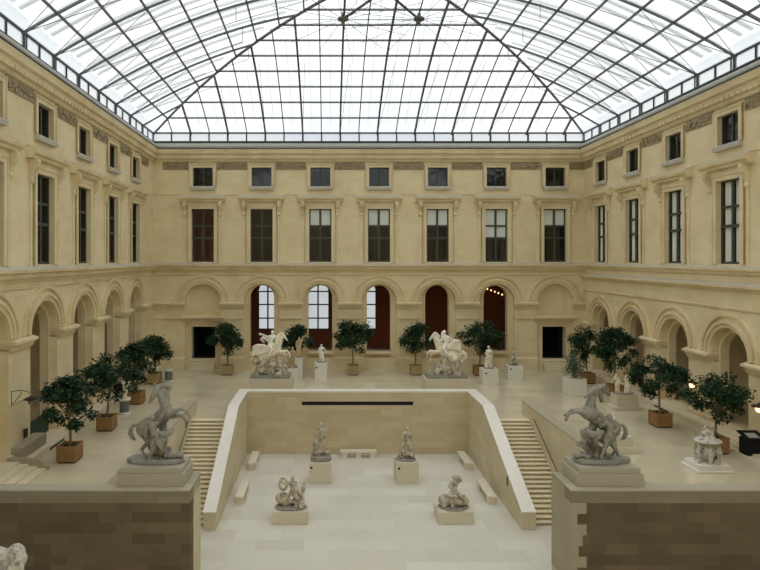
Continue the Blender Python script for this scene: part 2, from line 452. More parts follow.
for i, uc in enumerate(BB):
    archivolt(wall_b, uc, 6.1)
    if i in (0, 6):
        m = MB(); m.prism([(.35, 4.5), (-.1, 4.5), (-.16, 4.65), (-.34, 4.72), (-.36, 4.84), (.35, 4.95)], uc - 1.75, uc + 1.75); m.build('door_cornice', M['trim'], wall_b)
        m = MB(); m.box(uc - 1.25, uc - .98, .2, .32, 0, 4.0); m.box(uc + .98, uc + 1.25, .2, .32, 0, 4.0); m.box(uc - 1.25, uc + 1.25, .2, .32, 4.0, 4.3); m.box(uc - 1.49, uc + 1.49, .1, .37, 4.28, 4.6); m.build('door_surround', M['trim'], wall_b)
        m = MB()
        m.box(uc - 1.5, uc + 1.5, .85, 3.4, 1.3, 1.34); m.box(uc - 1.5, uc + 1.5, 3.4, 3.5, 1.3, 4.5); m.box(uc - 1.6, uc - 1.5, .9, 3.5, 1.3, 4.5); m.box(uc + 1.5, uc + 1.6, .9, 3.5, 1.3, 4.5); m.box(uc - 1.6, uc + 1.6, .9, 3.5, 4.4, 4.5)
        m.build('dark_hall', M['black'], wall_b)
        st = empty('door_steps'); st.location = (uc * K, DW, SCALE_DZ); st.scale = (K, K, K)
        side = 'left' if i == 0 else 'right'
        tag(st, 'short flight of stone steps up to the dark %s doorway of the far wall' % side, 'steps', kind='structure'); st.name = 'trim_%d' % (1 if i == 0 else 2)
        for k in range(5):
            MB().box(-1.0, 1.0, -.75 + .25 * k, .9, FL + k * .186, FL + (k + 1) * .186).build('step', M['step'], st)
        door = empty('door_1' if i == 0 else 'door_2', ((uc) * K, DW + .9, 1.35 * K + SCALE_DZ)); door.scale = (K, K, K); tag(door, 'open dark %s doorway below a blind arch in the far wall' % side, 'door', kind='structure')
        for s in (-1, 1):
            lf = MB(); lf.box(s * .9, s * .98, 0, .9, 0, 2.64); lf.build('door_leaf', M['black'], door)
# piers between bays
for i in range(8):
    e = eb[i]
    lo = (BB[i - 1] + 1.5) if i > 0 else XL(D); hi = (BB[i] - 1.5) if i < 7 else XR(D)
    impost(wall_b, lo + .0, hi - .0, .05)
    m = MB(); m.prism([(0, 0), (-.16, 0), (-.16, 1.35), (-.1, 1.46), (0, 1.5)], lo - .02, hi + .02); m.build('pier_plinth', M['trim'], wall_b)
    MB().box(lo + .05, hi - .05, -.1, .01, 4.66, 4.8).build('pier_panel_moulding', M['trim'], wall_b)
    if 0 < i < 7:
        pn = MB(); a, b = lo + .2, hi - .2
        for (x0, x1, z0, z1) in ((a, b, 4.5, 4.56), (a, b, 1.8, 1.86), (a, a + .06, 1.86, 4.5), (b - .06, b, 1.86, 4.5)): pn.box(x0, x1, -.03, .01, z0, z1)
        pn.build('pier_panel', M['trim'], wall_b)
for i in range(1, 6):
    uc = BB[i]
    MB().prism([(.9, 1.7), (-.02, 1.7), (-.05, 1.83), (.9, 1.9)], uc - 1.05 + .0, uc + 1.05).build('sill', M['trim'], wall_b)
    MB().box(uc - 1.5, uc + 1.5, -.06, .38, 0, 1.42).build('plinth_panel', M['trim'], wall_b)
    a = MB(); a.arc(uc, 6.45, 1.0, 1.12, .3, .4); a.box(uc - 1.12, uc - 1.0, .3, .4, 1.83, 6.45); a.box(uc + 1.0, uc + 1.12, .3, .4, 1.83, 6.45); a.build('opening_surround', M['trim'], wall_b)

NAMES7 = ['leftmost', 'second', 'third', 'middle', 'fifth', 'sixth', 'rightmost']
bl = {0: [], 1: [], 2: [(0, 'l'), (0, 'r')], 3: [(0, 'l'), (0, 'r')], 4: [(0, 'l'), (0, 'r')], 5: [(0, 'l'), (0, 'r'), (1, 'l'), (1, 'r')], 6: [(0, 'l'), (0, 'r')]}
desc = {0: 'with reddish room behind', 1: 'with dark unshaded panes', 2: 'with two pale blinds, over the second lit arch', 3: 'with top blinds, exactly mid facade', 4: 'with top blinds, over the first red arch', 5: 'with four pale blinds', 6: 'with dim blinds beside the right corner'}
for i, uc in enumerate(BB):
    tall_window(wall_b, uc, 'tall far wall window %s, %s in the row' % (desc[i], NAMES7[i]), bl[i], room='redroom' if i == 0 else 'room')
    attic_window(wall_b, uc, 'small square attic window on the far wall, %s in the row' % NAMES7[i])

# gallery beyond the far arches
g = empty('wall_gallery', (0, DW, SCALE_DZ)); g.scale = (K, K, K); tag(g, 'red painted gallery seen through the far arches', 'room', kind='structure')
GY = 7.0
holes = [(-5.75, .95), (-.95, 1.1), (3.65, 1.0)]
m = MB(); x = -8.4
for c, h in holes:
    m.quad((x, GY, 1.2), (c - h, GY, 1.2), (c - h, GY, 8.4), (x, GY, 8.4))
    skin(m, c - h, c + h, 1.2, 8.4, (c, h - .001, 2.9, 7.6, True), GY, .3); x = c + h
m.quad((x, GY, 1.2), (16.8, GY, 1.2), (16.8, GY, 8.4), (x, GY, 8.4))
m.build('red_wall', M['redroom2'], g)
m = MB(); m.box(-8.5, 16.9, .95, GY, 1.1, 1.2); m.build('gallery_floor', M['passage'], g)
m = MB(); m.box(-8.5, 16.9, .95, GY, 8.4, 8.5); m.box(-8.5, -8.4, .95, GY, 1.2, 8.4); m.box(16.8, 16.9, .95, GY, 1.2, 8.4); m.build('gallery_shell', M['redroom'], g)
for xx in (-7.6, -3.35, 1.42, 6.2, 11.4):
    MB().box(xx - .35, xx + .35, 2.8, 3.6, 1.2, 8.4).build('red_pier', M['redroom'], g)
for n_, (c, h) in enumerate(holes):
    win_no[0] += 1
    w = empty('window_%d' % win_no[0], (c * K, DW + GY * K, SCALE_DZ)); w.scale = (K, K, K); tag(w, ('daylit arched window beyond the leftmost open arch', 'daylit arched window beyond the second open arch', 'daylit arched window beyond the middle open arch')[n_], 'window', kind='structure')
    f = MB()
    for xx in (-h + .05, 0, h - .05): f.box(xx - .07, xx + .07, .1, .2, 2.9, 7.6 if xx == 0 else 6.6)
    for zz in (2.95, 4.0, 5.3, 6.55): f.box(-h, h, .1, .2, zz - .06, zz + .06)
    f.arc(0, 7.6 - h, h - .12, h, .1, .2)
    f.build('window_frame', M['wframe'], w)
    q = MB(); q.quad((-h, .15, 2.9), (h, .15, 2.9), (h, .15, 7.6), (-h, .15, 7.6)); q.build('glass_pane', M['glass'], w)
# spot lamps in the gallery behind the sixth arch
for k in range(6):
    x = 14.0 + .34 * k; z = 6.9 - .13 * k
    l = empty('gallery_spotlight', ((x + .7) * K, DW + 5.4, z * K + SCALE_DZ)); tag(l, 'small warm gallery spotlight glowing behind the rightmost red arch', 'spotlight', 'gallery spotlights')
    MB().bar([(0, 0, 0), (0, 0, (8.4 - z) * K)], .02).build('rod', M['brass'], l)
    MB().lathe([(.03, -.08), (.055, -.05), (.05, .04), (.02, .08)], n=8).build('bulb', M['lamp'], l)

# side walls
LOW = 1.55                     # the right arcade springs lower than the left one
def side_ground(mb, i, uc, a, b, dz=0.0):
    skin(mb, a, b, 0, 8.7, (uc, 1.45, .8, 7.6 - dz, True), 0, .4)
    skin(mb, uc - 1.5, uc + 1.5, 0, 7.9 - dz, (uc, 1.2, .8, 7.33 - dz, True), .4, .4)
def low_ground(mb, i, uc, a, b): side_ground(mb, i, uc, a, b, LOW)
def finish_side(w, bays, u0, u1, dz):
    for i, uc in enumerate(bays):
        archivolt(w, uc, 6.12 - dz)
        a = MB(); zc = 6.13 - dz; a.arc(uc, zc, 1.2, 1.3, .34, .42); a.box(uc - 1.3, uc - 1.2, .34, .42, .805, zc); a.box(uc + 1.2, uc + 1.3, .34, .42, .805, zc); a.build('inner_surround', M['trim'], w)
    step = abs(bays[1] - bays[0])
    for i in range(len(bays) + 1):
        lo = bays[i - 1] + 1.45 if i > 0 else max(u0, bays[0] - step + 1.45)
        hi = bays[i] - 1.45 if i < len(bays) else min(u1, bays[-1] + step - 1.45)
        if hi - lo < .3: continue
        impost(w, lo, hi, .4, 5.6 - dz)
        MB().box(lo - .05, hi + .05, -.12, .38, 0, 1.0).build('pier_plinth', M['trim'], w)
        MB().box(lo - .02, hi + .02, -.05, .02, 3.2 - dz * .4, 3.28 - dz * .4).build('pier_moulding', M['trim'], w)
    m = MB()
    m.quad((u0, 3.9, 0), (u1, 3.9, 0), (u1, 3.9, 8.5), (u0, 3.9, 8.5)); m.quad((u0, .8, 8.4), (u1, .8, 8.4), (u1, 3.9, 8.4), (u0, 3.9, 8.4))
    m.quad((u0, .8, .8), (u1, .8, .8), (u1, 3.9, .8), (u0, 3.9, .8))
    for uu in (u0, u1): m.quad((uu, .8, 0), (uu, 3.9, 0), (uu, 3.9, 8.4), (uu, .8, 8.4))
    m.build('arcade_passage', M['passage'], w)

LB = [43.5 - 4.87 * k for k in range(7)][::-1]
RB = [-(45.2 - 4.96 * k) for k in range(6)]
wall_l, el = make_wall('wall_left', 'left cream stone facade with arcade below and two window rows', (XL(0), 0, 0), PI / 2 + math.atan(.0241), LB, YB, D + .2, side_ground)
finish_side(wall_l, LB, YB, D + .2, 0)
wall_r, er = make_wall('wall_right', 'right cream stone facade with arcade and curtained windows', (XR(0), 0, 0), -PI / 2 - math.atan(.0207), RB, -D - .2, -YB, low_ground, True)
finish_side(wall_r, RB, -D - .2, -YB, LOW)
ordw = ['nearest the far corner', 'second from the far corner', 'third from the far corner', 'fourth from the far corner', 'fifth from the far corner', 'sixth from the far corner', 'seventh from the far corner']
for i, uc in enumerate(LB[::-1]):
    if i > 5: break
    tall_window(wall_l, uc, 'tall dark window on the left wall, %s' % ordw[i])
    attic_window(wall_l, uc, 'small attic window on the left wall, %s' % ordw[i])
for i, uc in enumerate(RB):
    if i > 4: break
    tall_window(wall_r, uc, 'tall pale curtained window on the right wall, %s' % ordw[i], curtain=True)
    attic_window(wall_r, uc, 'small attic window on the right wall, %s' % ordw[i])
# closing boxes for the unseen windows nearest the viewer
for wl, us in ((wall_l, LB[:1]), (wall_r, RB[5:])):
    m = MB()
    for uc in us:
        m.quad((uc - 1, .45, 9.3), (uc + 1, .45, 9.3), (uc + 1, .45, 17.5), (uc - 1, .45, 17.5))
    m.build('window_panel', M['wframe'], wl)

# wall behind the viewer
wf = MB(); YW = YB * K; wf.quad((XLW(YW) - .1, YW, F), (XRW(YW) + .1, YW, F), (XRW(YW) + .1, YW, WT * K + SCALE_DZ), (XLW(YW) - .1, YW, WT * K + SCALE_DZ))
tag(wf.build('wall_front', M['wall']), 'plain cream stone wall closing the court opposite', 'wall', kind='structure')

# ------------------------------------------------------------------ floors, sunken court, parapets
fl = MB()
def slab(x0, x1, y0, y1, z=0): fl.quad((x0, y0, z), (x1, y0, z), (x1, y1, z), (x0, y1, z))
slab(-17, -8.2, 22.2, 34.8); slab(-17, -8.2, 34.8, DW + .5); slab(-8.2, -6.0, 34.8, DW + .5); slab(-6.0, 10.0, 38.9, DW + .5)
slab(10.0, 12.1, 34.8, DW + .5); slab(12.1, 24, 22.2, DW + .5)
tag(fl.build('floor', M['terrace']), 'glossy pale stone terrace around the sunken court', 'floor', kind='structure')
pf = MB(); pf.quad((XL(0) - 2, YB, F), (XR(0) + 2, YB, F), (XR(0) + 2, 39, F), (XL(0) - 2, 39, F))
tag(pf.build('floor_sunken', M['pitfloor']), 'pale limestone floor of the sunken court', 'floor', kind='structure')

w = empty('wall_sunken_back'); tag(w, 'tan block wall with a long black slot behind the centre bench', 'wall', kind='structure')
m = MB(); y0, y1 = 38.8, 39.4; SX0, SX1, SZ0, SZ1 = -1.75, 5.7, -.12, .13
m.quad((-6, y0, F), (10, y0, F), (10, y0, SZ0), (-6, y0, SZ0)); m.quad((-6, y0, SZ1), (10, y0, SZ1), (10, y0, P - .1), (-6, y0, P - .1))
m.quad((-6, y0, SZ0), (SX0, y0, SZ0), (SX0, y0, SZ1), (-6, y0, SZ1)); m.quad((SX1, y0, SZ0), (10, y0, SZ0), (10, y0, SZ1), (SX1, y0, SZ1))
m.quad((-6, y1, 0), (10, y1, 0), (10, y1, P - .1), (-6, y1, P - .1)); m.build('block_face', M['pitwall'], w)
MB().box(-5.38, 9.32, y0 - .02, y1 + .02, P - .1, P).build('coping', M['cap'], w)
m = MB(); m.box(SX0, SX1, y0 + .02, y0 + .4, SZ0, SZ1); m.build('black_slot', M['black'], w)

def stair_wall(x0, x1, name, label):
    w = empty(name); tag(w, label, 'wall', kind='structure')
    ya, yb, yc = 27.92, 35.0, 39.4; za = -2.49
    m = MB(); t_ = .06
    for x in (x0, x1):
        m.add([(x, ya, F), (x, yc, F), (x, yc, P - t_), (x, yb, P - t_), (x, ya, za - t_)], [(0, 1, 2, 3, 4)])
    m.quad((x0, ya, F), (x1, ya, F), (x1, ya, za - t_), (x0, ya, za - t_))
    m.build('block_face', M['pitwall_s'], w)
    c = MB(); e = .02
    pr = [(ya - e, za), (yb, P), (yc, P), (yc, P - t_), (yb, P - t_), (ya - e, za - t_)]
    n = len(pr)
    c.add([(x0 - e, y, z) for y, z in pr] + [(x1 + e, y, z) for y, z in pr], [(k, (k + 1) % n, n + (k + 1) % n, n + k) for k in range(n)] + [(0, 1, 4, 5), (1, 2, 3, 4), (n + 0, n + 5, n + 4, n + 1), (n + 1, n + 4, n + 3, n + 2)])
    c.build('sloping_cap', M['cap'], w)
    return w
stair_wall(-6.0, -5.4, 'wall_stair_left', 'sloping wall with pale cap beside the left stairs')
stair_wall(9.34, 10.0, 'wall_stair_right', 'sloping wall with pale cap beside the right stairs')
MB().box(9.3, 9.345, 30.1, 30.22, -2.1, -1.65).build('wall_box', M['wframe'], bpy.data.objects['wall_stair_right'])

def outer_parapet(xf, xo, name, label):
    # xf: face over the stairs, xo: terrace side
    w = empty(name); tag(w, label, 'wall', kind='structure')
    a, b = min(xf, xo), max(xf, xo)
    MB().box(a, b, 24.0, 36.2, F, P - .06).build('block_face', M['pitwall_s'], w)
    MB().box(a - .02, b + .02, 24.0, 36.22, P - .06, P).build('coping', M['frontcap'], w)
outer_parapet(-8.2, -8.75, 'wall_parapet_left', 'parapet wall along the outer side of the left stairs')
outer_parapet(12.1, 12.65, 'wall_parapet_right', 'parapet wall along the outer side of the right stairs')

def front_block(xa, xb, pa, pb, name, label):
    w = empty(name); tag(w, label, 'wall', kind='structure')
    z0 = P - .5
    MB().box(xa, xb, 22.2, 22.8, F, z0).build('brown_block_face', M['front'], w)
    MB().box(pa, pb, 22.8, 24.07, F, z0).build('pier_body', M['pitwall_s'], w)
    MB().box(xa, xb, 22.19, 22.8, z0, P - .05).build('first_course', M['course'], w)
    MB().box(xa, xb, 22.18, 22.8, P - .05, P).build('coping', M['pedgrey'], w)
    MB().box(pa, pb, 22.8, 24.07, z0, P).build('pier_top', M['frontcap'], w)
    i = -1 if pb < 0 else 1
    xi = pb if pb < 0 else pa
    MB().box(min(xi, xi - i * -.015), max(xi, xi - i * -.015), 22.19, 24.08, F, P + .002)
    if pb < 0: return
    q = MB()
    for k in range(8):
        z = z0 - .41 * (k + 1); wd = (.6, .25, .6, .45, .3)[k % 5]
        x0, x1 = (pb - wd, pb + .012) if pb < 0 else (pa - .012, pa + wd)
        q.box(x0, x1, 22.185, 24.08, z, z + .408)
    q.build('corner_quoins', M['frontcap'], w)
front_block(-14.5, -5.29, -8.75, -5.29, 'wall_pier_left', 'brown block retaining wall and pier under the left rearing horse')
front_block(9.29, 21.65, 9.29, 12.65, 'wall_pier_right', 'brown block retaining wall and pier under the right rearing horse')

def stairs(x0, x1, label, side):
    w = empty('stone_staircase', ((x0 + x1) / 2, 28.5, F)); tag(w, label, 'staircase')
    n = 24; h = -F / n; d = (34.8 - 28.5) / (n - 1); hx = (x1 - x0) / 2
    tr = MB(); rs = MB()
    for k in range(n):
        y = d * k
        st_ = MB()
        st_.box(-hx, hx, y - .09, y + d + .03 if k < n - 1 else y + .35, (k + 1) * h - .04, (k + 1) * h + (0 if k < n - 1 else .002))
        st_.box(-hx, hx, y + .03, y + d, k * h, (k + 1) * h - .04)
        st_.build('step', M['step'], w)
    # steel handrail fixed on the outer wall
    r = MB(); sx = -hx + .1 if side < 0 else hx - .1
    r.bar([(sx, -.2, .85), (sx, 5.3, .85 - F * 5.5 / 6.3 - .1)], .05, n=8)
    for k in range(5):
        y = .4 + k * 1.1; z = .85 + (y / 6.4) * (-F)
        r.bar([(sx, y, z), (sx + .08 * side * 1.0, y, z - .08)], .03, n=6)
    r.build('handrail', M['wframe'], w)
stairs(-8.2, -6.0, 'left stone staircase descending from the terrace to the sunken court', -1)
stairs(10.0, 12.1, 'right stone staircase descending from the terrace to the sunken court', 1)

# low kerb plinths along both arcades, with steps
for wl, u0_, u1_, nm, ds in ((wall_l, 25.6, D - .2, 'trim_3', 'low stone kerb along the foot of the left arcade'), (wall_r, -D + .2, -30.6, 'trim_4', 'low stone kerb along the foot of the right arcade')):
    e = empty(nm); e.matrix_world = wl.matrix_world.copy(); tag(e, ds, 'kerb', kind='structure')
    MB().prism([(.1, FL), (-.75, FL), (-.75, .72), (-.7, .77), (.1, .79)], u0_, u1_).build('kerb_stone', M['step'], e)
    k = MB(); u = u0_ + 2.2
    while u < u1_ - 2:
        k.box(u, u + 1.6, -.762, -.74, .5, .6); u += 4.9
    k.build('vent_slot', M['black'], e)
# steps up into the arcades at the near ends
def arcade_steps(wl, ua, ub, label, nm):
    e = empty(nm); e.matrix_world = wl.matrix_world.copy(); tag(e, label, 'steps', kind='structure')
    for k in range(4):
        MB().box(ua, ub, -1.5 + .36 * k, .1, FL + .09 * k, FL + .09 * (k + 1)).build('step', M['step'], e)
arcade_steps(wall_r, -30.6, -23.5, 'broad stone steps up to the right arcade behind the black lectern', 'trim_5')
e = empty('trim_6'); e.matrix_world = wall_l.matrix_world.copy(); tag(e, 'stone steps and sloping cheek wall at the near left arcade', 'steps', kind='structure')
for k in range(4):
    MB().box(22.9, 25.6, -1.7 + .38 * k, .1, FL + .1 * k, FL + .1 * (k + 1)).build('step', M['step'], e)
MB().prism([(0, FL), (-1.75, FL), (-1.75, FL + .18), (-1.35, FL + .45), (0, FL + .56)], 25.35, 25.6).build('cheek_wall', M['frontcap'], e)
MB().box(25.7, 28.0, -.5, .1, .5, 1.3).build('pier_block', M['frontcap'], e)
MB().box(28.0, 30.0, .3, .36, .8, 1.75).build('green_panel', M['green'], e)
MB().box(26.6, 26.9, -.15, -.1, 1.45, 1.85).build('wall_grille', M['brass'], e)

# ------------------------------------------------------------------ glass roof
roof = empty('ceiling', (0, 0, SCALE_DZ)); roof.scale = (K, K, K); tag(roof, 'glazed hipped roof of steel bars over the whole court', 'glass roof', kind='structure')
Z0R = 20.12
def zr(s): s = max(0, min(s, 17.3)); return Z0R + .6 * s - .01734 * s * s
def PL(y, s): return Vector((XL(y) + s, y, zr(s)))
def PR(y, s): return Vector((XR(y) - s, y, zr(s)))
def PBk(x, s): return Vector((x, D - s, zr(s)))
SMAX = lambda y: (XR(y) - XL(y)) / 2
NS = 11
def srange(a, b, n): return [a + (b - a) * k / n for k in range(n + 1)]
for PF, nm in ((PL, 'left'), (PR, 'right')):
    gm = MB(); ny = 34
    ys = srange(YB, D, ny)
    ss = srange(0, 17.6, NS)
    for i in range(ny):
        for k in range(NS):
            def pt(y, s):
                s = min(s, D - y, SMAX(y)); return PF(y, s)
            a, b, c, d = pt(ys[i], ss[k]), pt(ys[i + 1], ss[k]), pt(ys[i + 1], ss[k + 1]), pt(ys[i], ss[k + 1])
            if (a - d).length + (b - c).length < .01: continue
            vs = []
            for q in (a, b, c, d):
                if not vs or (q - vs[-1]).length > 1e-4: vs.append(q)
            if (vs[0] - vs[-1]).length < 1e-4: vs.pop()
            if len(vs) >= 3: gm.add(vs, [tuple(range(len(vs)))])
    gm.build('roof_glazing', M['roofglass'], roof)
    for k in range(1, NS):
        s = 1.6 * k
        MB().bar([PF(y, s) - Vector((0, 0, .05)) for y in srange(YB, D - s, 12)], .085, .12).build('purlin', M['steel'], roof)
    ob = MB()
    y = D - 3.1; j = 0
    while y > 14:
        sm = min(D - y, SMAX(y)); n = max(2, int(sm / 1.2))
        MB().bar([PF(y, s) - Vector((0, 0, .1)) for s in srange(0, sm, n)], .075, .12).build('rafter', M['steel'], roof)
        # tie rods under each rafter
        if sm > 4:
            tr = MB(); a = PF(y, .1) - Vector((0, 0, .1)); b = PF(y, min(sm, 9.0)) - Vector((0, 0, 1.0))
            q = PF(y - 3.1, 5.0) - Vector((0, 0, .15))
            tr.bar([a, b], .035, n=5); tr.bar([b, PF(y, min(sm, 9.0))], .035, n=5); tr.bar([a, q], .03, n=5)
            if sm > 15: tr.bar([b, PF(y, sm) - Vector((0, 0, .2))], .035, n=5)
            tr.build('tie_rod', M['steel'], roof)
        for kk in range(1, 4):
            y2 = y - 3.1 * kk / 4; sm2 = min(D - y2, SMAX(y2))
            ob.bar([PF(y2, s) + Vector((0, 0, .55)) for s in srange(.3, sm2, 6)], .16, .1)
        y -= 3.1; j += 1
    ob.build('outer_sunscreen', M['steel_l'], roof)
    ev = MB(); n = 18
    for k in range(n):
        ya, yb_ = srange(14, D, n)[k:k + 2]
        a, b = PF(ya, .05), PF(yb_, .05); c, d = PF(yb_, .55), PF(ya, .55); o_ = Vector((0, 0, .06))
        ev.add([a + o_, b + o_, c + o_, d + o_], [(0, 1, 2, 3)])
    ev.build('eaves_walkway', M['frosted'], roof)
# back hip
gm = MB(); nx = 24
XLC, XRC = XL(D), XR(D)
hipL = lambda s: XL(D - s) + s
hipR = lambda s: XR(D - s) - s
for k in range(NS):
    s0, s1 = 17.6 / NS * k, 17.6 / NS * (k + 1)
    for i in range(nx):
        f0, f1 = i / nx, (i + 1) / nx
        q = lambda f, s: PBk(hipL(s) + (hipR(s) - hipL(s)) * f, s)
        gm.add([q(f0, s0), q(f1, s0), q(f1, s1), q(f0, s1)], [(0, 1, 2, 3)])
gm.build('roof_glazing', M['roofglass'], roof)
for k in range(1, NS):
    s = 1.6 * k
    MB().bar([PBk(hipL(s), s), PBk(hipR(s), s)], .09, .14).build('purlin', M['steel'], roof)
ob = MB(); XC = 4.25
for j in range(-12, 12):
    x = XC - .15 + 1.55 * j
    if x < XLC + .8 or x > XRC - .8: continue
    sm = min(x - XLC, XRC - x) * .985
    heavy = (j % 2 == 0)
    n = max(2, int(sm / 1.2))
    MB().bar([PBk(x, s) - Vector((0, 0, .08 if heavy else .02)) for s in srange(0, sm, n)], .13 if heavy else .07, .18 if heavy else .08).build('rafter', M['steel'], roof)
    if heavy and sm > 6:
        tr = MB(); a = PBk(x, .1) - Vector((0, 0, .1)); b = PBk(x + .5, 8.6 if sm > 9 else sm) - Vector((0, 0, .9)); tr.bar([a, b], .03, n=5); tr.build('tie_rod', M['steel'], roof)
    ob.bar([PBk(x + .75, s) + Vector((0, 0, .55)) for s in srange(.3, max(.6, sm - 1), 5)], .05, .05)
ob.build('outer_sunscreen', M['steel_l'], roof)
for f_, nm in ((hipL, 'l'), (hipR, 'r')):
    MB().bar([Vector((f_(s), D - s, zr(s) - .1)) for s in srange(0, 17.0, 14)], .17, .2, n=8).build('hip_beam', M['steel'], roof)
MB().bar([Vector(((XL(y) + XR(y)) / 2, y, zr(17.3) - .1)) for y in srange(YB, D - 17.2, 6)], .3, .3).build('ridge_beam', M['steel'], roof)
# rear gable closing glass
gb = MB(); pts = [PL(YB, s) for s in srange(0, SMAX(YB), 10)] + [PR(YB, s) for s in srange(SMAX(YB), 0, 10)][1:]
gb.add(pts + [(XR(YB), YB, 19.3), (XL(YB), YB, 19.3)], [tuple(range(len(pts) + 2))]); gb.build('gable_glazing', M['roofglass'], roof)
# vertical eaves glazing
def eaves(a, b, n, posts2=True):
    a = Vector(a); b = Vector(b); fr = MB()
    d = (b - a) / n
    fr.bar([a + Vector((0, 0, .75)), b + Vector((0, 0, .75))], .14, .12); fr.bar([a + Vector((0, 0, .02)), b + Vector((0, 0, .02))], .1, .1)
    for k in range(n + 1):
        p = a + d * k
        fr.bar([p, p + Vector((0, 0, .75))], .1 if k % 2 else .13, .1 if k % 2 else .13)
        if k % 2 == 0 and posts2: q = p + d.normalized() * .28; fr.bar([q, q + Vector((0, 0, .75))], .07)
    fr.build('eaves_frame', M['rail'], roof)
    g_ = MB(); g_.quad(a, b, b + Vector((0, 0, .75)), a + Vector((0, 0, .75))); g_.build('eaves_glass', M['roofglass'], roof)
eaves((XL(YB), YB, 19.4), (XL(D), D, 19.4), 34); eaves((XR(YB), YB, 19.4), (XR(D), D, 19.4), 34); eaves((XL(D), D - .05, 19.4), (XR(D), D - .05, 19.4), 23, False)
# the two cable hubs under the hip end
for hx, nb in ((.93, -1), (5.65, 1)):
    h = Vector((hx, 36.0, 24.55))
    m = MB(); m.lathe([(.02, -.42), (.1, -.35), (.12, -.1), (.34, -.04), (.34, .06), (.14, .12), (.1, .4)], n=12)
    m.v = [(a + h.x, b + h.y, c + h.z) for a, b, c in m.v]
    m.build('cable_hub', M['steel'], roof)
    st = MB(); st.bar([h, Vector((3.25, 33.5, 25.2))], .17, n=8); st.build('strut', M['steel'], roof)
    cb = MB()
    for k in range(14):
        a = 2 * PI * k / 14 + .1; r = 5.0
        x, y = h.x + math.cos(a) * r, h.y + math.sin(a) * r * .8
        s = min(D - y, x - XL(y), XR(y) - x)
        cb.bar([h, Vector((x, y, zr(s) - .12))], .03, n=5)
    cb.build('stay_cables', M['steel'], roof)
cb = MB(); cb.bar([Vector((.93, 36, 24.5)), Vector((5.65, 36, 24.5))], .03, n=5); cb.build('stay_cables', M['steel'], roof)

# ------------------------------------------------------------------ sculpture tools
def blob(m, c, r, sx=1, sy=1, sz=1):
    n, k = 12, 7; v = [(c[0], c[1], c[2] + r * sz)]; f = []
    for i in range(1, k):
        a = PI * i / k
        for j in range(n):
            b = 2 * PI * j / n
            v.append((c[0] + r * sx * math.sin(a) * math.cos(b), c[1] + r * sy * math.sin(a) * math.sin(b), c[2] + r * sz * math.cos(a)))
    v.append((c[0], c[1], c[2] - r * sz)); e = len(v) - 1
    for j in range(n): f.append((0, 1 + j, 1 + (j + 1) % n)); f.append((e, e - n + (j + 1) % n, e - n + j))
    for i in range(k - 2):
        for j in range(n): f.append((1 + i * n + j, 1 + (i + 1) * n + j, 1 + (i + 1) * n + (j + 1) % n, 1 + i * n + (j + 1) % n))
    m.add(v, f)

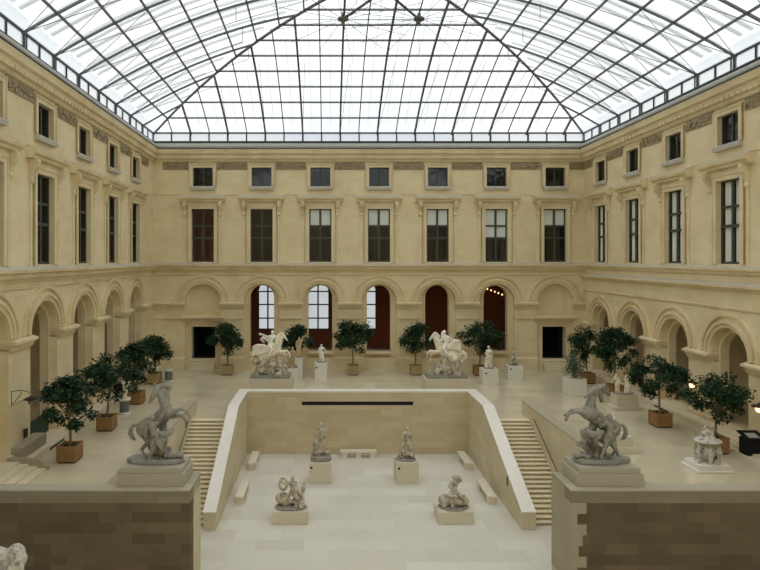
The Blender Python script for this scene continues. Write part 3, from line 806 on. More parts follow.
class Clay:
    """collects tapered limbs and lumps, fused by a voxel remesh into one continuous carved surface"""
    def __init__(s): s.m = MB()
    def limb(s, *pts):
        # pts: (x, y, z, r)
        for a, b in zip(pts, pts[1:]):
            L_ = (Vector(a[:3]) - Vector(b[:3])).length
            if L_ < 1e-5: continue
            s.m.taper(a[:3], b[:3], a[3], b[3], 10)
        for p in pts: blob(s.m, p[:3], p[3] * 1.01)
        return s
    def lump(s, x, y, z, r, sx=1, sy=1, sz=1): blob(s.m, (x, y, z), r, sx, sy, sz); return s
    def rock(s, x0, x1, y0, y1, z0, z1, n, seed, r=(.1, .22)):
        q = random.Random(seed)
        for _ in range(n):
            t_ = q.random(); w_ = 1 - .45 * t_
            cx, cy = (x0 + x1) / 2, (y0 + y1) / 2
            s.lump(cx + (q.random() - .5) * (x1 - x0) * w_, cy + (q.random() - .5) * (y1 - y0) * w_, z0 + t_ * (z1 - z0), r[0] + q.random() * (r[1] - r[0]), .7 + q.random() * .7, .7 + q.random() * .6, .6 + q.random() * .8)
        return s
    def man(s, x, y, z, h, lean=0.0, turn=0, arms=None, legs=None, cloth=False, twist=0.0, female=False, sit=False):
        """figure of standing height h with the pelvis at (x, y, z); arms/legs are lists of joint offsets in units of h"""
        U = h
        def p(dx, dy, dz, r): return (x + dx * U, y + dy * U, z + dz * U, r * U)
        sh = (lean, 0, .29)
        s.limb(p(0, 0, 0, .085), p(lean * .4, 0, .12, .072), p(lean * .85, 0, .23, .092), p(lean, 0, .28, .07))
        for sg in (-1, 1):
            s.limb(p(lean, 0, .28, .05), p(lean + sg * .085 * math.cos(twist), sg * .085 * math.sin(twist), .285, .048))
            s.limb(p(0, 0, .0, .07), p(sg * .05 * math.cos(twist), sg * .05 * math.sin(twist), -.01, .072))
        s.limb(p(lean, 0, .29, .035), p(lean * 1.1, -.01, .355, .03))
        hx, hy, hz = lean * 1.15 + .01 * turn, -.015, .41
        s.lump(*p(hx, hy, hz, .058)[:3], .056 * U, 1, 1.05, 1.22)
        s.lump(*p(hx + .02 * turn, hy - .05, hz - .005, 1)[:3], .014 * U, 1, 1.1, 1.6)   # nose
        s.lump(*p(hx, hy - .03, hz - .04, 1)[:3], .028 * U)                               # chin
        s.lump(*p(hx, hy + .02, hz + .02, 1)[:3], .062 * U, 1, 1.05, 1.0)                 # hair
        if female: s.lump(*p(hx, hy + .06, hz + .02, 1)[:3], .032 * U)
        for k_, sg in enumerate((-1, 1)):
            A = (arms or [((.13, 0, .13), (.11, -.05, -.02)), ((.13, 0, .13), (.11, -.05, -.02))])[k_]
            s0 = p(lean + sg * .1 * math.cos(twist), sg * .1 * math.sin(twist), .275, .042)
            pts = [s0] + [p(a[0] * (sg if arms is None else 1), a[1], a[2], (.034, .024, .018)[min(i, 2)]) for i, a in enumerate(A)]
            s.limb(*pts); e = pts[-1]; s.lump(e[0], e[1], e[2], .028 * U, 1, .8, 1.2)
            Lg = (legs or [((.06, -.01, -.24), (.06, .02, -.46)), ((.06, -.03, -.24), (.06, 0, -.46))])[k_]
            l0 = p(sg * .05, 0, -.02, .075)
            pts = [l0] + [p(a[0] * (sg if legs is None else 1), a[1], a[2], (.052, .03, .025)[min(i, 2)]) for i, a in enumerate(Lg)]
            s.limb(*pts); e = pts[-1]; s.limb(e, (e[0], e[1] - .09 * U, e[2] - .015 * U, .02 * U))
        if cloth:
            for k_ in range(7):
                a = 2 * PI * k_ / 7
                s.limb(p(.06 * math.cos(a), .05 * math.sin(a), .0, .05), p(.11 * math.cos(a + .2), .09 * math.sin(a + .2), -.25, .045), p(.12 * math.cos(a), .11 * math.sin(a), -.46, .04))
        return s
    def build(s, name, mat, parent=None, vox=.04, rough=.0, smooth=3, zmin=.001):
        o = s.m.build('raw', mat)
        rm = o.modifiers.new('r', 'REMESH'); rm.mode = 'VOXEL'; rm.voxel_size = vox
        sm = o.modifiers.new('s', 'SMOOTH'); sm.factor = .5; sm.iterations = smooth
        if rough:
            tx = bpy.data.textures.new('carving', 'CLOUDS'); tx.noise_scale = .16
            dp = o.modifiers.new('d', 'DISPLACE'); dp.texture = tx; dp.strength = rough; dp.mid_level = .5
        dg = bpy.context.evaluated_depsgraph_get()
        me = bpy.data.meshes.new_from_object(o.evaluated_get(dg)); me.name = name
        bpy.data.objects.remove(o)
        for v_ in me.vertices:
            if v_.co.z < zmin: v_.co.z = zmin
        for p_ in me.polygons: p_.use_smooth = True
        return link(bpy.data.objects.new(name, me), parent)

def slab_base(rx, ry, z0, z1, seed, name='rocky_base', mat='grey_base', parent=None):
    q = random.Random(seed); n = 40; m = MB()
    rr = [1 + .06 * math.sin(3 * 2 * PI * k / n + seed) + (q.random() - .5) * .07 for k in range(n)]
    for z, f_ in ((z0, .97), (z0 + .05, 1.02), (z1 - .05, 1.0), (z1, .93)):
        m.v += [(rx * f_ * rr[k] * math.cos(2 * PI * k / n), ry * f_ * rr[k] * math.sin(2 * PI * k / n), z) for k in range(n)]
    for i in range(3):
        for k in range(n): m.f.append((i * n + k, i * n + (k + 1) % n, (i + 1) * n + (k + 1) % n, (i + 1) * n + k))
    m.f.append(tuple(range(n))[::-1]); m.f.append(tuple(3 * n + k for k in range(n)))
    return m.build(name, M[mat], parent)

# ------------------------------------------------------------------ the two rearing horses
def pedestal2(name, x, y, z, w, d, hs, label, mat='pedgrey', group=None):
    """stepped block: hs = [(scale, height), ...]"""
    e = empty(name, (x, y, z)); tag(e, label, 'pedestal', group); zz = 0
    for i, (s_, h_) in enumerate(hs):
        MB().box(-w / 2 * s_, w / 2 * s_, -d / 2 * s_, d / 2 * s_, zz, zz + h_).build('lower_block' if i == 0 else 'upper_block', M[mat], e, bevel=.012)
        zz += h_
    return zz + z

def rearing(x, y, z, sg, label, variant):  # limb joints converted from image pixel offsets, then adjusted
    e = empty('rearing_horse_statue', (x, y, z)); tag(e, label, 'statue', 'pair of rearing horse statues')
    slab_base(1.13, .55, 0, .2, 3 + sg, parent=e)
    X = lambda a: a * sg
    c = Clay()
    L_ = lambda *pts: c.limb(*[(X(a), b, d, r) for a, b, d, r in pts])
    # trunk
    L_((-.54, .0, 1.34, .34), (-.36, 0, 1.42, .34), (-.1, 0, 1.60, .29), (.16, 0, 1.78, .31), (.36, 0, 1.96, .31))
    c.lump(X(-.52), -.14, 1.4, .26); c.lump(X(-.52), .14, 1.4, .26); c.lump(X(.42), -.12, 1.92, .2); c.lump(X(.42), .12, 1.92, .2)
    if variant == 0:   # head thrown back
        L_((.34, 0, 2.02, .27), (.26, 0, 2.35, .19), (.12, -.02, 2.66, .145), (.0, -.05, 2.86, .11))
        L_((.0, -.05, 2.90, .115), (-.1, -.1, 2.74, .12), (-.22, -.18, 2.5, .07), (-.27, -.2, 2.42, .06)); L_((-.02, -.1, 2.76, .09), (-.12, -.16, 2.56, .05))
        ear = [(0.0, -.08, 2.96), (.06, .04, 2.98)]
        mane = [(.06, .02, 3.0, .08), (.28, .06, 3.04, .09), (.46, .08, 2.98, .07), (.54, .08, 2.9, .04)]
        L_(*mane); L_((.0, 0, 2.98, .06), (-.14, .02, 3.1, .06), (-.24, .02, 3.04, .03)); L_((.16, .04, 2.86, .1), (.34, .05, 2.7, .1), (.42, .05, 2.45, .07)); L_((.1, .08, 2.95, .07), (.35, .1, 2.86, .07), (.44, .1, 2.78, .03))
        fl1 = [(.42, -.15, 1.86, .17), (.72, -.18, 2.05, .11), (.98, -.18, 2.16, .065), (1.22, -.18, 2.06, .045), (1.34, -.18, 1.82, .06)]
        fl2 = [(.42, .14, 1.80, .17), (.72, .1, 1.80, .11), (.95, .1, 1.80, .065), (1.12, .1, 1.58, .045), (1.14, .1, 1.34, .06)]
    else:
        L_((.34, 0, 2.02, .27), (.32, 0, 2.32, .19), (.24, -.02, 2.62, .145), (.18, -.03, 2.84, .11))
        L_((.16, -.04, 2.90, .115), (.30, -.07, 2.82, .115), (.52, -.1, 2.66, .065), (.6, -.1, 2.6, .055)); L_((.2, -.06, 2.78, .09), (.42, -.1, 2.62, .05))
        ear = [(.1, -.09, 2.98), (.1, .05, 3.0)]
        for q in ([(.1, .03, 2.98, .09), (-.08, .08, 2.98, .1), (-.22, .1, 2.86, .08), (-.3, .1, 2.72, .04)], [(.08, .04, 2.8, .12), (-.1, .08, 2.66, .11), (-.16, .1, 2.4, .08)], [(.0, .0, 2.92, .09), (-.22, .06, 3.02, .08), (-.38, .08, 2.9, .07), (-.42, .08, 2.7, .03)]): L_(*q)
        fl1 = [(.42, -.15, 1.86, .17), (.72, -.2, 2.02, .11), (1.02, -.2, 2.04, .065), (1.28, -.2, 1.96, .045), (1.4, -.2, 1.72, .07)]
        fl2 = [(.42, .14, 1.8, .17), (.72, .16, 1.98, .11), (1.0, .16, 2.0, .065), (1.2, .16, 1.86, .045), (1.3, .16, 1.8, .06)]
    for a in ear: L_((a[0], a[1], a[2] - .08, .04), (a[0] - .02, a[1], a[2] + .06, .015))
    L_(*fl1); L_(*fl2)
    # haunches: stifle forward, hock back
    for yy, dx in ((-.19, 0), (.2, .16)):
        L_((-.52, yy * .8, 1.26, .25), (-.36 + dx, yy, .98, .16), (-.28 + dx, yy, .84, .115), (-.58 + dx, yy, .55, .065), (-.5 + dx, yy, .36, .045), (-.3 + dx, yy, .24, .055), (-.2 + dx, yy, .22, .06))
    # tail
    tl = [(-.78, 0, 1.44, .06), (-.96, 0, 1.46, .065), (-1.08, 0, 1.32, .08), (-1.1, 0, 1.12, .09), (-1.02, 0, .95, .085), (-.92, 0, .86, .04)]
    L_(*tl)
    c.build('horse', M['grey_marble'], e, .022, .018, 1)
    # groom
    g_ = Clay(); a = X(-.08)
    if variant == 0:
        g_.man(.02, -.55, 1.16, 1.78, lean=-.04, turn=1,
               arms=[((-.18, -.03, .16), (-.16, -.08, .0)), ((.16, .04, .44), (.26, .1, .62))],
               legs=[((-.02, -.04, -.25), (-.1, .0, -.47)), ((.14, -.03, -.22), (.26, .04, -.42))])
    else:
        g_.man(X(-.2), -.55, 1.18, 1.78, lean=-.0, turn=-1,
               arms=[((-.2, .02, .2), (-.24, -.0, .36)), ((.16, -.02, .18), (.05, -.1, .1))],
               legs=[((-.12, -.04, -.22), (-.2, .0, -.47)), ((.08, -.03, -.24), (.18, .04, -.42))])
    # wind-blown drapery
    g_.limb((X(.1), -.5, 1.3, .1), (X(.42), -.45, 1.18, .15), (X(.62), -.42, 1.3, .12), (X(.7), -.4, 1.4, .06))
    g_.limb((X(.15), -.5, 1.2, .1), (X(.38), -.48, 1.0, .12), (X(.3), -.45, .8, .1))
    g_.build('groom', M['grey_marble'], e, .022, .012, 1)
    # rocks, trunk and weapons under the belly
    k = Clay(); k.rock(X(.05) - .4, X(.05) + .4, -.2, .45, .2, .6, 9, 5 + sg, (.08, .15)); k.rock(X(.45) - .3, X(.45) + .3, -.35, .3, .2, .55, 8, 9 + sg, (.08, .15))
    k.limb((X(.12), .12, .25, .22), (X(.2), .12, .9, .17), (X(.2), .05, 1.45, .16))
    k.limb((X(.5), -.3, .28, .08), (X(.85), -.25, .35, .12), (X(.98), -.2, .3, .14))
    if variant == 1:
        q = random.Random(3)
        for i in range(9):
            an = .5 + i * .27
            k.limb((X(.62), -.2, .55, .05), (X(.62 + .3 * math.cos(an)), -.3 + q.random() * .3, .55 + .32 * math.sin(an), .05), (X(.62 + .5 * math.cos(an)), -.35 + q.random() * .3, .52 + .42 * math.sin(an), .02))
        k.limb((X(.35), -.1, .9, .2), (X(.62), -.1, 1.15, .18), (X(.4), -.05, 1.25, .15))
    k.build('rockwork', M['grey_marble'], e, .04, .04, 2)
    return e

zt_ = pedestal2('stepped_pedestal', -6.88, 23.22, P + .004, 2.58, 1.5, [(1, .5), (.935, .2)], 'grey stepped stone pedestal under the left rearing horse', group=None)
rearing(-6.86, 23.36, zt_, 1, 'left rearing horse statue with head thrown back, restrained by a groom', 0)
zt_ = pedestal2('stepped_pedestal', 10.95, 23.22, P + .004, 2.6, 1.5, [(1, .5), (.92, .2)], 'grey stepped stone pedestal under the right rearing horse', group=None)
rearing(10.9, 23.36, zt_, -1, 'right rearing horse statue facing the centre beside a palm-like rock', 1)

# ------------------------------------------------------------------ mounted groups by the back parapet
def mounted(x, y, z, sg, label, two):
    e = empty('winged_horse_statue', (x, y, z)); tag(e, label, 'statue', 'mounted marble groups')
    MB().box(-1.38, 1.38, -.62, .62, 0, .22).build('marble_plinth', M['grey_base'], e, bevel=.04)
    c = Clay(); X = lambda a: a * sg
    L_ = lambda *pts: c.limb(*[(X(a), b, d, r) for a, b, d, r in pts])
    L_((-.62, 0, 1.28, .34), (-.25, 0, 1.42, .34), (.1, 0, 1.58, .34), (.38, 0, 1.78, .32))
    L_((.42, 0, 1.86, .28), (.62, 0, 2.2, .2), (.72, 0, 2.5, .16), (.78, 0, 2.68, .13))
    L_((.76, -.02, 2.72, .13), (.92, -.03, 2.58, .11), (1.08, -.03, 2.4, .07), (1.12, -.03, 2.34, .06))
    L_((.66, 0, 2.8, .06), (.5, 0, 2.6, .1), (.38, 0, 2.3, .1), (.24, 0, 2.1, .08))
    L_((.74, -.06, 2.8, .03), (.74, -.07, 2.92, .012)); L_((.74, .06, 2.8, .03), (.74, .07, 2.92, .012))
    L_((.45, -.15, 1.66, .16), (.82, -.18, 1.62, .1), (1.12, -.18, 1.7, .07), (1.34, -.18, 1.48, .055), (1.32, -.18, 1.3, .06))
    L_((.45, .15, 1.6, .16), (.78, .16, 1.5, .1), (1.05, .16, 1.4, .07), (1.0, .16, 1.1, .055), (1.08, .16, .96, .06))
    for yy, dx in ((-.18, 0), (.18, .2)):
        L_((-.58, yy, 1.2, .26), (-.34 + dx, yy, .9, .16), (-.56 + dx, yy, .58, .08), (-.48 + dx, yy, .38, .06), (-.26 + dx, yy, .25, .07))
    L_((-.92, 0, 1.42, .08), (-1.2, 0, 1.55, .12), (-1.36, 0, 1.4, .12), (-1.3, 0, 1.15, .1), (-1.1, 0, 1.05, .05))
    # wing / flying cloak
    if not two:
        for i in range(6):
            L_((.12, -.3, 1.75, .1), (-.45 - .05 * i, -.42, 2.05 - .1 * i, .1), (-.95 - .03 * i, -.45, 2.08 - .13 * i, .07), (-1.25, -.42, 1.98 - .12 * i, .03))
    else:
        for i in range(5):
            L_((-.1, -.25, 1.9, .12), (-.5 - .08 * i, -.25, 2.3 - .12 * i, .13), (-.85 - .04 * i, -.2, 2.3 - .16 * i, .09))
    c.build('horse', M['cream_marble'], e, .032, .025, 2)
    r = Clay()
    r.man(X(0.0), -.1, 2.08, 1.85, lean=.05 * sg, turn=sg,
          arms=[((-.16, -.1, .22), (-.06, -.16, .3)), ((.15, -.08, .2), (.2, -.14, .3))] if not two else [((-.18, -.06, .16), (-.3, -.1, .12)), ((.14, -.08, .2), (.12, -.14, .34))],
          legs=[((-.04 + .1 * sg, -.22, -.12), (-.02 * sg, -.26, -.32)), ((.12 * sg, .2, -.12), (.1 * sg, .22, -.32))], twist=.5, female=True)
    if not two: r.limb((X(-.1), -.1, 2.3, .12), (X(-.5), -.1, 2.52, .1), (X(-.7), -.05, 2.4, .07), (X(-.45), -.05, 2.2, .06)); r.limb((X(.1), -.15, 2.5, .03), (X(-.5), -.2, 2.7, .05), (X(-.75), -.2, 2.75, .08))
    else: r.limb((X(.2), -.2, 2.4, .08), (X(.3), -.2, 2.6, .1), (X(.25), -.2, 2.85, .09)); r.limb((X(-.1), 0, 2.3, .15), (X(-.35), 0, 2.4, .12))
    r.build('rider', M['white_marble'], e, .036, .02, 2)
    k = Clay(); k.rock(-1.15, 1.1, -.5, .5, .22, 1.15 if not two else .8, 46, 21 + sg, (.11, .24)); k.limb((0, 0, .3, .4), (X(.05), 0, 1.3, .3))
    k.lump(X(-.6), -.45, .6, .3, 1, .5, 1.1); k.lump(X(-1.05), -.3, 1.0, .22); k.limb((X(-.9), -.4, .4, .1), (X(-.5), -.5, .95, .16), (X(-.2), -.45, 1.2, .1))
    k.build('trophies', M['stained_marble'], e, .042, .05, 2)
zp = pedestal2('long_pedestal', -4.02, 41.6, 0, 2.95, 1.6, [(1, 1.2)], 'pale block pedestal under the left mounted group at the parapet', 'pedestal')
mounted(-4.1, 41.6, zp, 1, 'cream marble winged horse and rider facing right, before a bushy tree', False)
zp = pedestal2('long_pedestal', 8.35, 41.6, 0, 3.0, 1.6, [(1, 1.2)], 'pale block pedestal under the right mounted group at the parapet', 'pedestal')
mounted(8.45, 41.6, zp, -1, 'cream marble horse and riders facing left, with curling tail', True)

# ------------------------------------------------------------------ single statues and their pedestals
def box_pedestal(x, y, z, w, d, h, label, mat='pedestal', sign=None, group=None):
    e = empty('box_pedestal', (x, y, z)); tag(e, label, 'pedestal', group)
    MB().box(-w / 2, w / 2, -d / 2, d / 2, 0, h).build('stone_block', M[mat], e, bevel=.015)
    if sign: MB().box(sign[0] - .06, sign[0] + .06, -d / 2 - .02, -d / 2, sign[1] - .06, sign[1] + .06).build('label_plate', M['black'], e)
    return z + h

def statue(name, x, y, z, label, mat, fn, base=None, vox=.035, rough=.02, group=None, rz=0):
    e = empty(name, (x, y, z), rz); tag(e, label, 'statue', group)
    z0 = 0
    if base:
        w, d, h = base
        slab_base(w / 2, d / 2, 0, h, int(x * 7) % 11, parent=e); z0 = h
    c = Clay(); fn(c, z0); c.build('marble_figure', M[mat], e, vox, rough, 2)
    return e

# sunken court: two standing groups at the back
zt_ = box_pedestal(-.46, 34.25, F, 1.3, 1.25, 1.2, 'tall cream pedestal under the standing group with raised staff', sign=(-.5, .95))
def f1(c, z):
    c.man(.02, 0, z + 1.0, 1.85, lean=.02, turn=-1, arms=[((-.17, -.04, .14), (-.2, -.1, .02)), ((.17, -.02, .2), (.26, -.04, .4))], legs=[((-.1, -.06, -.2), (-.1, -.02, -.46)), ((.1, -.03, -.22), (.08, .03, -.48))])
    c.limb((-.12, .05, z + 1.0, .12), (-.2, .1, z + .5, .14), (-.22, .1, z, .16)); c.limb((.15, .1, z + 1.1, .1), (.3, .12, z + .5, .12), (.32, .12, z, .14))
    c.limb((.5, -.05, z + 1.2, .025), (.52, -.05, z + 1.95, .03), (.48, -.05, z + 2.05, .05))
    c.man(-.34, -.12, z + .62, 1.05, lean=.05, turn=1)
    c.rock(-.5, .5, -.3, .35, z, z + .35, 14, 4, (.08, .16)); c.limb((-.45, 0, z + .1, .08), (-.6, -.05, z + .15, .06), (-.62, -.05, z + .35, .04))
statue('marble_statue', -.42, 34.25, zt_, 'mottled standing god with raised arm and child, left of centre bench', 'stained_marble', f1, (1.2, 1.0, .3), .03, .03)
zt_ = box_pedestal(4.62, 34.25, F, 1.32, 1.25, 1.22, 'tall cream pedestal under the leaning figure right of the centre bench', sign=(-.5, .9))
def f2(c, z):
    c.man(-.02, 0, z + .95, 1.7, lean=.05, turn=1, arms=[((-.16, -.1, .16), (-.04, -.16, .1)), ((.2, -.04, .22), (.2, -.1, .08))], legs=[((-.14, -.14, -.14), (-.1, -.12, -.4)), ((.08, -.06, -.2), (.06, .0, -.46))])
    c.limb((.2, .05, z + 1.2, .12), (.32, .05, z + .7, .15), (.28, .05, z, .18)); c.limb((-.1, .1, z + .9, .14), (-.3, .1, z + .4, .14), (-.35, .1, z, .15)); c.rock(-.45, .45, -.3, .35, z, z + .45, 16, 8, (.09, .18))
statue('marble_statue', 4.6, 34.25, zt_, 'mottled marble figure leaning on a stump, right of centre bench', 'stained_marble', f2, (1.15, 1.0, .14), .03, .03)
# front low pedestals
zt_ = box_pedestal(-1.87, 29.1, F, 1.74, 1.2, .6, 'low wide cream pedestal at the near left of the sunken floor')
def f3(c, z):
    c.man(.12, 0, z + .62, 1.75, lean=-.02, turn=1, arms=[((-.2, .0, .22), (-.32, .0, .3)), ((.14, -.1, .14), (.22, -.12, -.02))], legs=[((.1, -.22, -.02), (.22, -.24, -.28)), ((.24, -.06, .04), (.32, -.08, -.24))])
    for i in range(14):
        a = 2 * PI * i / 14; b = 2 * PI * (i + 1) / 14
        c.limb((-.38 + .2 * math.cos(a), .05, z + 1.02 + .28 * math.sin(a), .07), (-.38 + .2 * math.cos(b), .05, z + 1.02 + .28 * math.sin(b), .07))
    c.lump(-.4, 0, z + .34, .33, 1.15, .9, .9); c.rock(-.6, .7, -.35, .35, z, z + .3, 18, 12, (.08, .16))
    c.limb((.4, 0, z + .2, .14), (.58, 0, z + .7, .13), (.68, 0, z + 1.0, .1), (.72, 0, z + 1.12, .05)); c.lump(.66, -.04, z + .92, .12)
statue('marble_statue', -1.87, 29.1, zt_, 'seated river god with ring of drapery behind and urn, near left of sunken floor', 'stained_marble', f3, (1.55, 1.0, .12), .03, .03)
zt_ = box_pedestal(6.3, 29.1, F, 1.74, 1.2, .6, 'low wide cream pedestal at the near right of the sunken floor')
def f4(c, z):
    c.man(.02, 0, z + .68, 1.75, lean=.03, turn=1, arms=[((-.16, -.04, .18), (-.06, -.12, .08)), ((.2, .02, .32), (.1, -.02, .44))], legs=[((-.16, -.2, -.06), (-.1, -.22, -.3)), ((.2, -.16, -.06), (.34, -.14, -.28))], female=True)
    c.limb((.0, .05, z + 1.4, .08), (.28, .05, z + 1.36, .1), (.36, .05, z + 1.2, .07))
    c.lump(-.42, -.02, z + .3, .34, 1.1, .9, .85); c.lump(.32, -.02, z + .2, .28, 1.4, 1, .7); c.rock(-.65, .7, -.35, .35, z, z + .4, 20, 15, (.09, .17)); c.limb((.3, 0, z + .5, .12), (.5, 0, z + .4, .14), (.64, 0, z + .2, .14))
statue('marble_statue', 6.3, 29.1, zt_, 'seated nymph with arm raised over urn and rocks, near right of sunken floor', 'stained_marble', f4, (1.5, 1.0, .1), .03, .03)

# back terrace small statues
zt_ = box_pedestal(-2.78, 45.2, 0, 1.0, .9, 1.2, 'white pedestal just right of the left mounted group', 'whitep')
def f5(c, z):
    c.man(.05, 0, z + .78, 1.55, lean=-.03, turn=1, arms=[((-.16, -.06, .16), (-.28, -.08, .2)), ((.14, -.04, .15), (.1, -.1, .05))]); c.limb((-.2, .05, z + .05, .1), (-.16, .05, z + .55, .08)); c.rock(-.3, .35, -.25, .25, z, z + .15, 8, 2, (.07, .12))
statue('small_statue', -2.78, 45.2, zt_, 'small cream statue reaching sideways beside the left mounted group', 'tan_marble', f5, (.85, .7, .08), .03, .02)
zt_ = box_pedestal(-.55, 47.0, 0, 1.0, .85, 1.3, 'white pedestal standing alone before the second open arch', 'whitep', sign=(-.38, .95))
def f6(c, z):
    c.man(0, 0, z + .7, 1.42, lean=.02, turn=-1, arms=[((-.14, -.05, .14), (-.16, -.1, .02)), ((.2, -.04, .2), (.28, -.06, .1))]); c.limb((.16, .05, z, .1), (.14, .05, z + .6, .08))
statue('small_statue', -.55, 47.0, zt_, 'small bright white statue standing before the second open arch', 'white_marble', f6, (.75, .6, .07), .028, .01)
zt_ = box_pedestal(-2.4, 46.7, 0, .7, .6, 1.75, 'slim pedestal half hidden behind the white pedestal and tree', 'whitep')
def f7(c, z):
    c.man(0, 0, z + .78, 1.6, lean=.02, turn=1, cloth=True)
statue('small_statue', -2.37, 46.7, zt_, 'tan draped statue standing in front of a dark bushy tree', 'tan_marble', f7, (.6, .5, .05), .03, .02)
zt_ = box_pedestal(12.45, 44.9, 0, 1.22, 1.0, 1.2, 'white pedestal right of the right mounted group', 'whitep', sign=(-.33, .9))
def f8(c, z):
    c.man(0, 0, z + .82, 1.72, lean=.0, turn=-1, arms=[((-.13, -.03, .13), (-.09, -.1, .0)), ((.15, .0, .14), (.14, -.06, -.02))]); c.limb((-.2, .05, z, .14), (-.16, .08, z + .7, .1)); c.limb((.18, .05, z, .12), (.14, .08, z + .7, .09))
statue('small_statue', 12.45, 44.9, zt_, 'small standing marble statue with arms lowered, before the rightmost red arch', 'cream_marble', f8, (.8, .7, .08), .03, .02)
zt_ = box_pedestal(14.95, 46.7, 0, 1.2, 1.0, 1.12, 'white pedestal nearest the dark right doorway', 'whitep', sign=(-.38, .88))
def f9(c, z):
    c.man(.04, 0, z + .62, 1.5, lean=.06, turn=-1, arms=[((-.1, -.08, .2), (.0, -.14, .26)), ((.2, -.02, .16), (.12, -.1, .06))], legs=[((-.12, -.14, -.12), (-.04, -.1, -.34)), ((.1, -.06, -.18), (.04, .0, -.38))]); c.rock(-.25, .4, -.2, .25, z, z + .45, 10, 6, (.08, .14))
statue('small_statue', 14.9, 46.7, zt_, 'small crouching marble statue beside the dark right doorway', 'stained_marble', f9, (.85, .7, .06), .03, .02)

# right terrace
zt_ = pedestal2('stepped_pedestal', 19.15, 37.5, 0, 1.9, 1.2, [(1, .22), (.72, .75)], 'pale stepped pedestal seen behind the right horse head', 'pedestal')
def f10(c, z):
    c.man(-.4, 0, z + .6, 1.3, lean=-.05, turn=-1, arms=[((-.2, -.05, .2), (-.32, -.1, .1)), ((.1, -.05, .15), (.05, -.1, .05))]); c.man(.3, .05, z + .65, 1.4, lean=.03, turn=1, cloth=True)
statue('small_statue', 19.1, 37.5, zt_, 'pale marble pair on the stepped pedestal behind the right horse head', 'cream_marble', f10, (1.3, .8, .05), .035, .02)
zt_ = pedestal2('stepped_pedestal', 14.7, 29.35, 0, 1.5, 1.2, [(1, .3), (.7, .5)], 'pale stepped pedestal just behind the right horse tail', 'pedestal')
def f11(c, z):
    c.man(0, 0, z + .5, 1.05, lean=.0, turn=-1, cloth=True)
statue('small_statue', 14.45, 29.35, zt_, 'small draped statue hidden behind the right horse rump', 'cream_marble', f11, (.6, .5, .05), .03, .02)
zt_ = pedestal2('square_base', 17.5, 26.8, 0, 1.65, 1.35, [(1, .1), (.88, .22)], 'white square base under the urn carried by children', 'cap')
def f12(c, z):
    q = random.Random(4)
    for i in range(6):
        a = 2 * PI * i / 6 + .3; x, y = .5 * math.cos(a), .4 * math.sin(a)
        c.man(x, y, z + .42, .88, lean=-.02 * math.cos(a), turn=1 if x > 0 else -1)
    c.lump(0, 0, z + .5, .34, 1, .9, 1.2); c.lump(0, 0, z + .98, .58, 1.1, .9, .22); c.lump(0, 0, z + 1.06, .4, 1, 1, .4)
    c.lump(-.08, 0, z + 1.3, .22, 1, .9, 1.2); c.lump(.1, .02, z + 1.22, .2); c.man(-.06, 0, z + 1.42, .75, turn=1)
    c.rock(-.65, .65, -.45, .45, z, z + .16, 16, 2, (.07, .12))
statue('urn_group_statue', 17.5, 26.75, zt_, 'stained marble urn group carried by children, near right terrace edge', 'stained_marble2', f12, None, .03, .02)
# near left corner, below the retaining wall
zt_ = box_pedestal(-10.9, 19.3, F, 1.9, 1.3, 1.5, 'pedestal below the brown wall at the lower left corner')
def f13(c, z):
    c.man(.3, 0, z + 1.0, 1.9, lean=.04, turn=1, arms=[((-.2, -.1, .25), (-.1, -.2, .4)), ((.2, -.1, .22), (.24, -.14, .05))], female=True); c.lump(.36, .02, z + 1.78, .27, 1.1, 1, 1.1); c.lump(.5, .0, z + 1.62, .24); c.limb((.1, 0, z + 1.7, .2), (-.3, .05, z + 1.75, .22), (-.7, 0, z + 1.6, .2)); c.limb((.3, -.1, z + 1.2, .3), (.45, 0, z + 1.5, .25)); c.limb((-.2, 0, z + 1.3, .25), (-.4, 0, z + 1.6, .22), (-.6, 0, z + 1.5, .2)); c.rock(-.8, .8, -.4, .4, z, z + 1.1, 30, 9, (.14, .26)); c.lump(.45, -.1, z + 1.55, .2)
statue('marble_statue', -10.75, 19.3, zt_, 'white marble statue head poking into the lower left corner', 'stained_marble2', f13, None, .035, .06)

# blue-grey urns on the left terrace
def urn(x, y, label, bust=True):
    e = empty('round_plinth', (x, y, 0)); tag(e, label, 'plinth', 'blue-grey cylinder plinths on the left')
    MB().lathe([(.36, 0), (.36, .1), (.31, .14)], n=24).build('foot_ring', M['whitep'], e)
    MB().lathe([(.31, .13), (.29, .2), (.29, .82), (.32, .86)], n=24).build('drum', M['urn'], e, smooth=False)
    MB().lathe([(.36, .86), (.38, .9), (.38, .97), (.34, 1.0)], n=24).build('top_ring', M['whitep'], e)
urn(-12.7, 36.2, 'blue-grey drum plinth between the second and third left trees')
urn(-12.55, 45.7, 'blue-grey drum plinth beside the farthest left tree')
e = empty('tall_vase', (-12.7, 36.2, 1.0)); tag(e, 'tall cream stone vase on the blue-grey drum among left trees', 'vase')
MB().lathe([(.2, 0), (.12, .1), (.1, .2), (.26, .45), (.36, .85), (.34, 1.15), (.2, 1.4), (.14, 1.55), (.2, 1.7), (.18, 1.72), (.1, 1.6)], n=20).build('vase_body', M['cream_marble'], e, smooth=True)
for s_ in (-1, 1): MB().bar([(s_ * .33, 0, 1.05), (s_ * .46, 0, 1.25), (s_ * .38, 0, 1.48), (s_ * .17, 0, 1.55)], .05, n=6).build('vase_handle', M['cream_marble'], e)

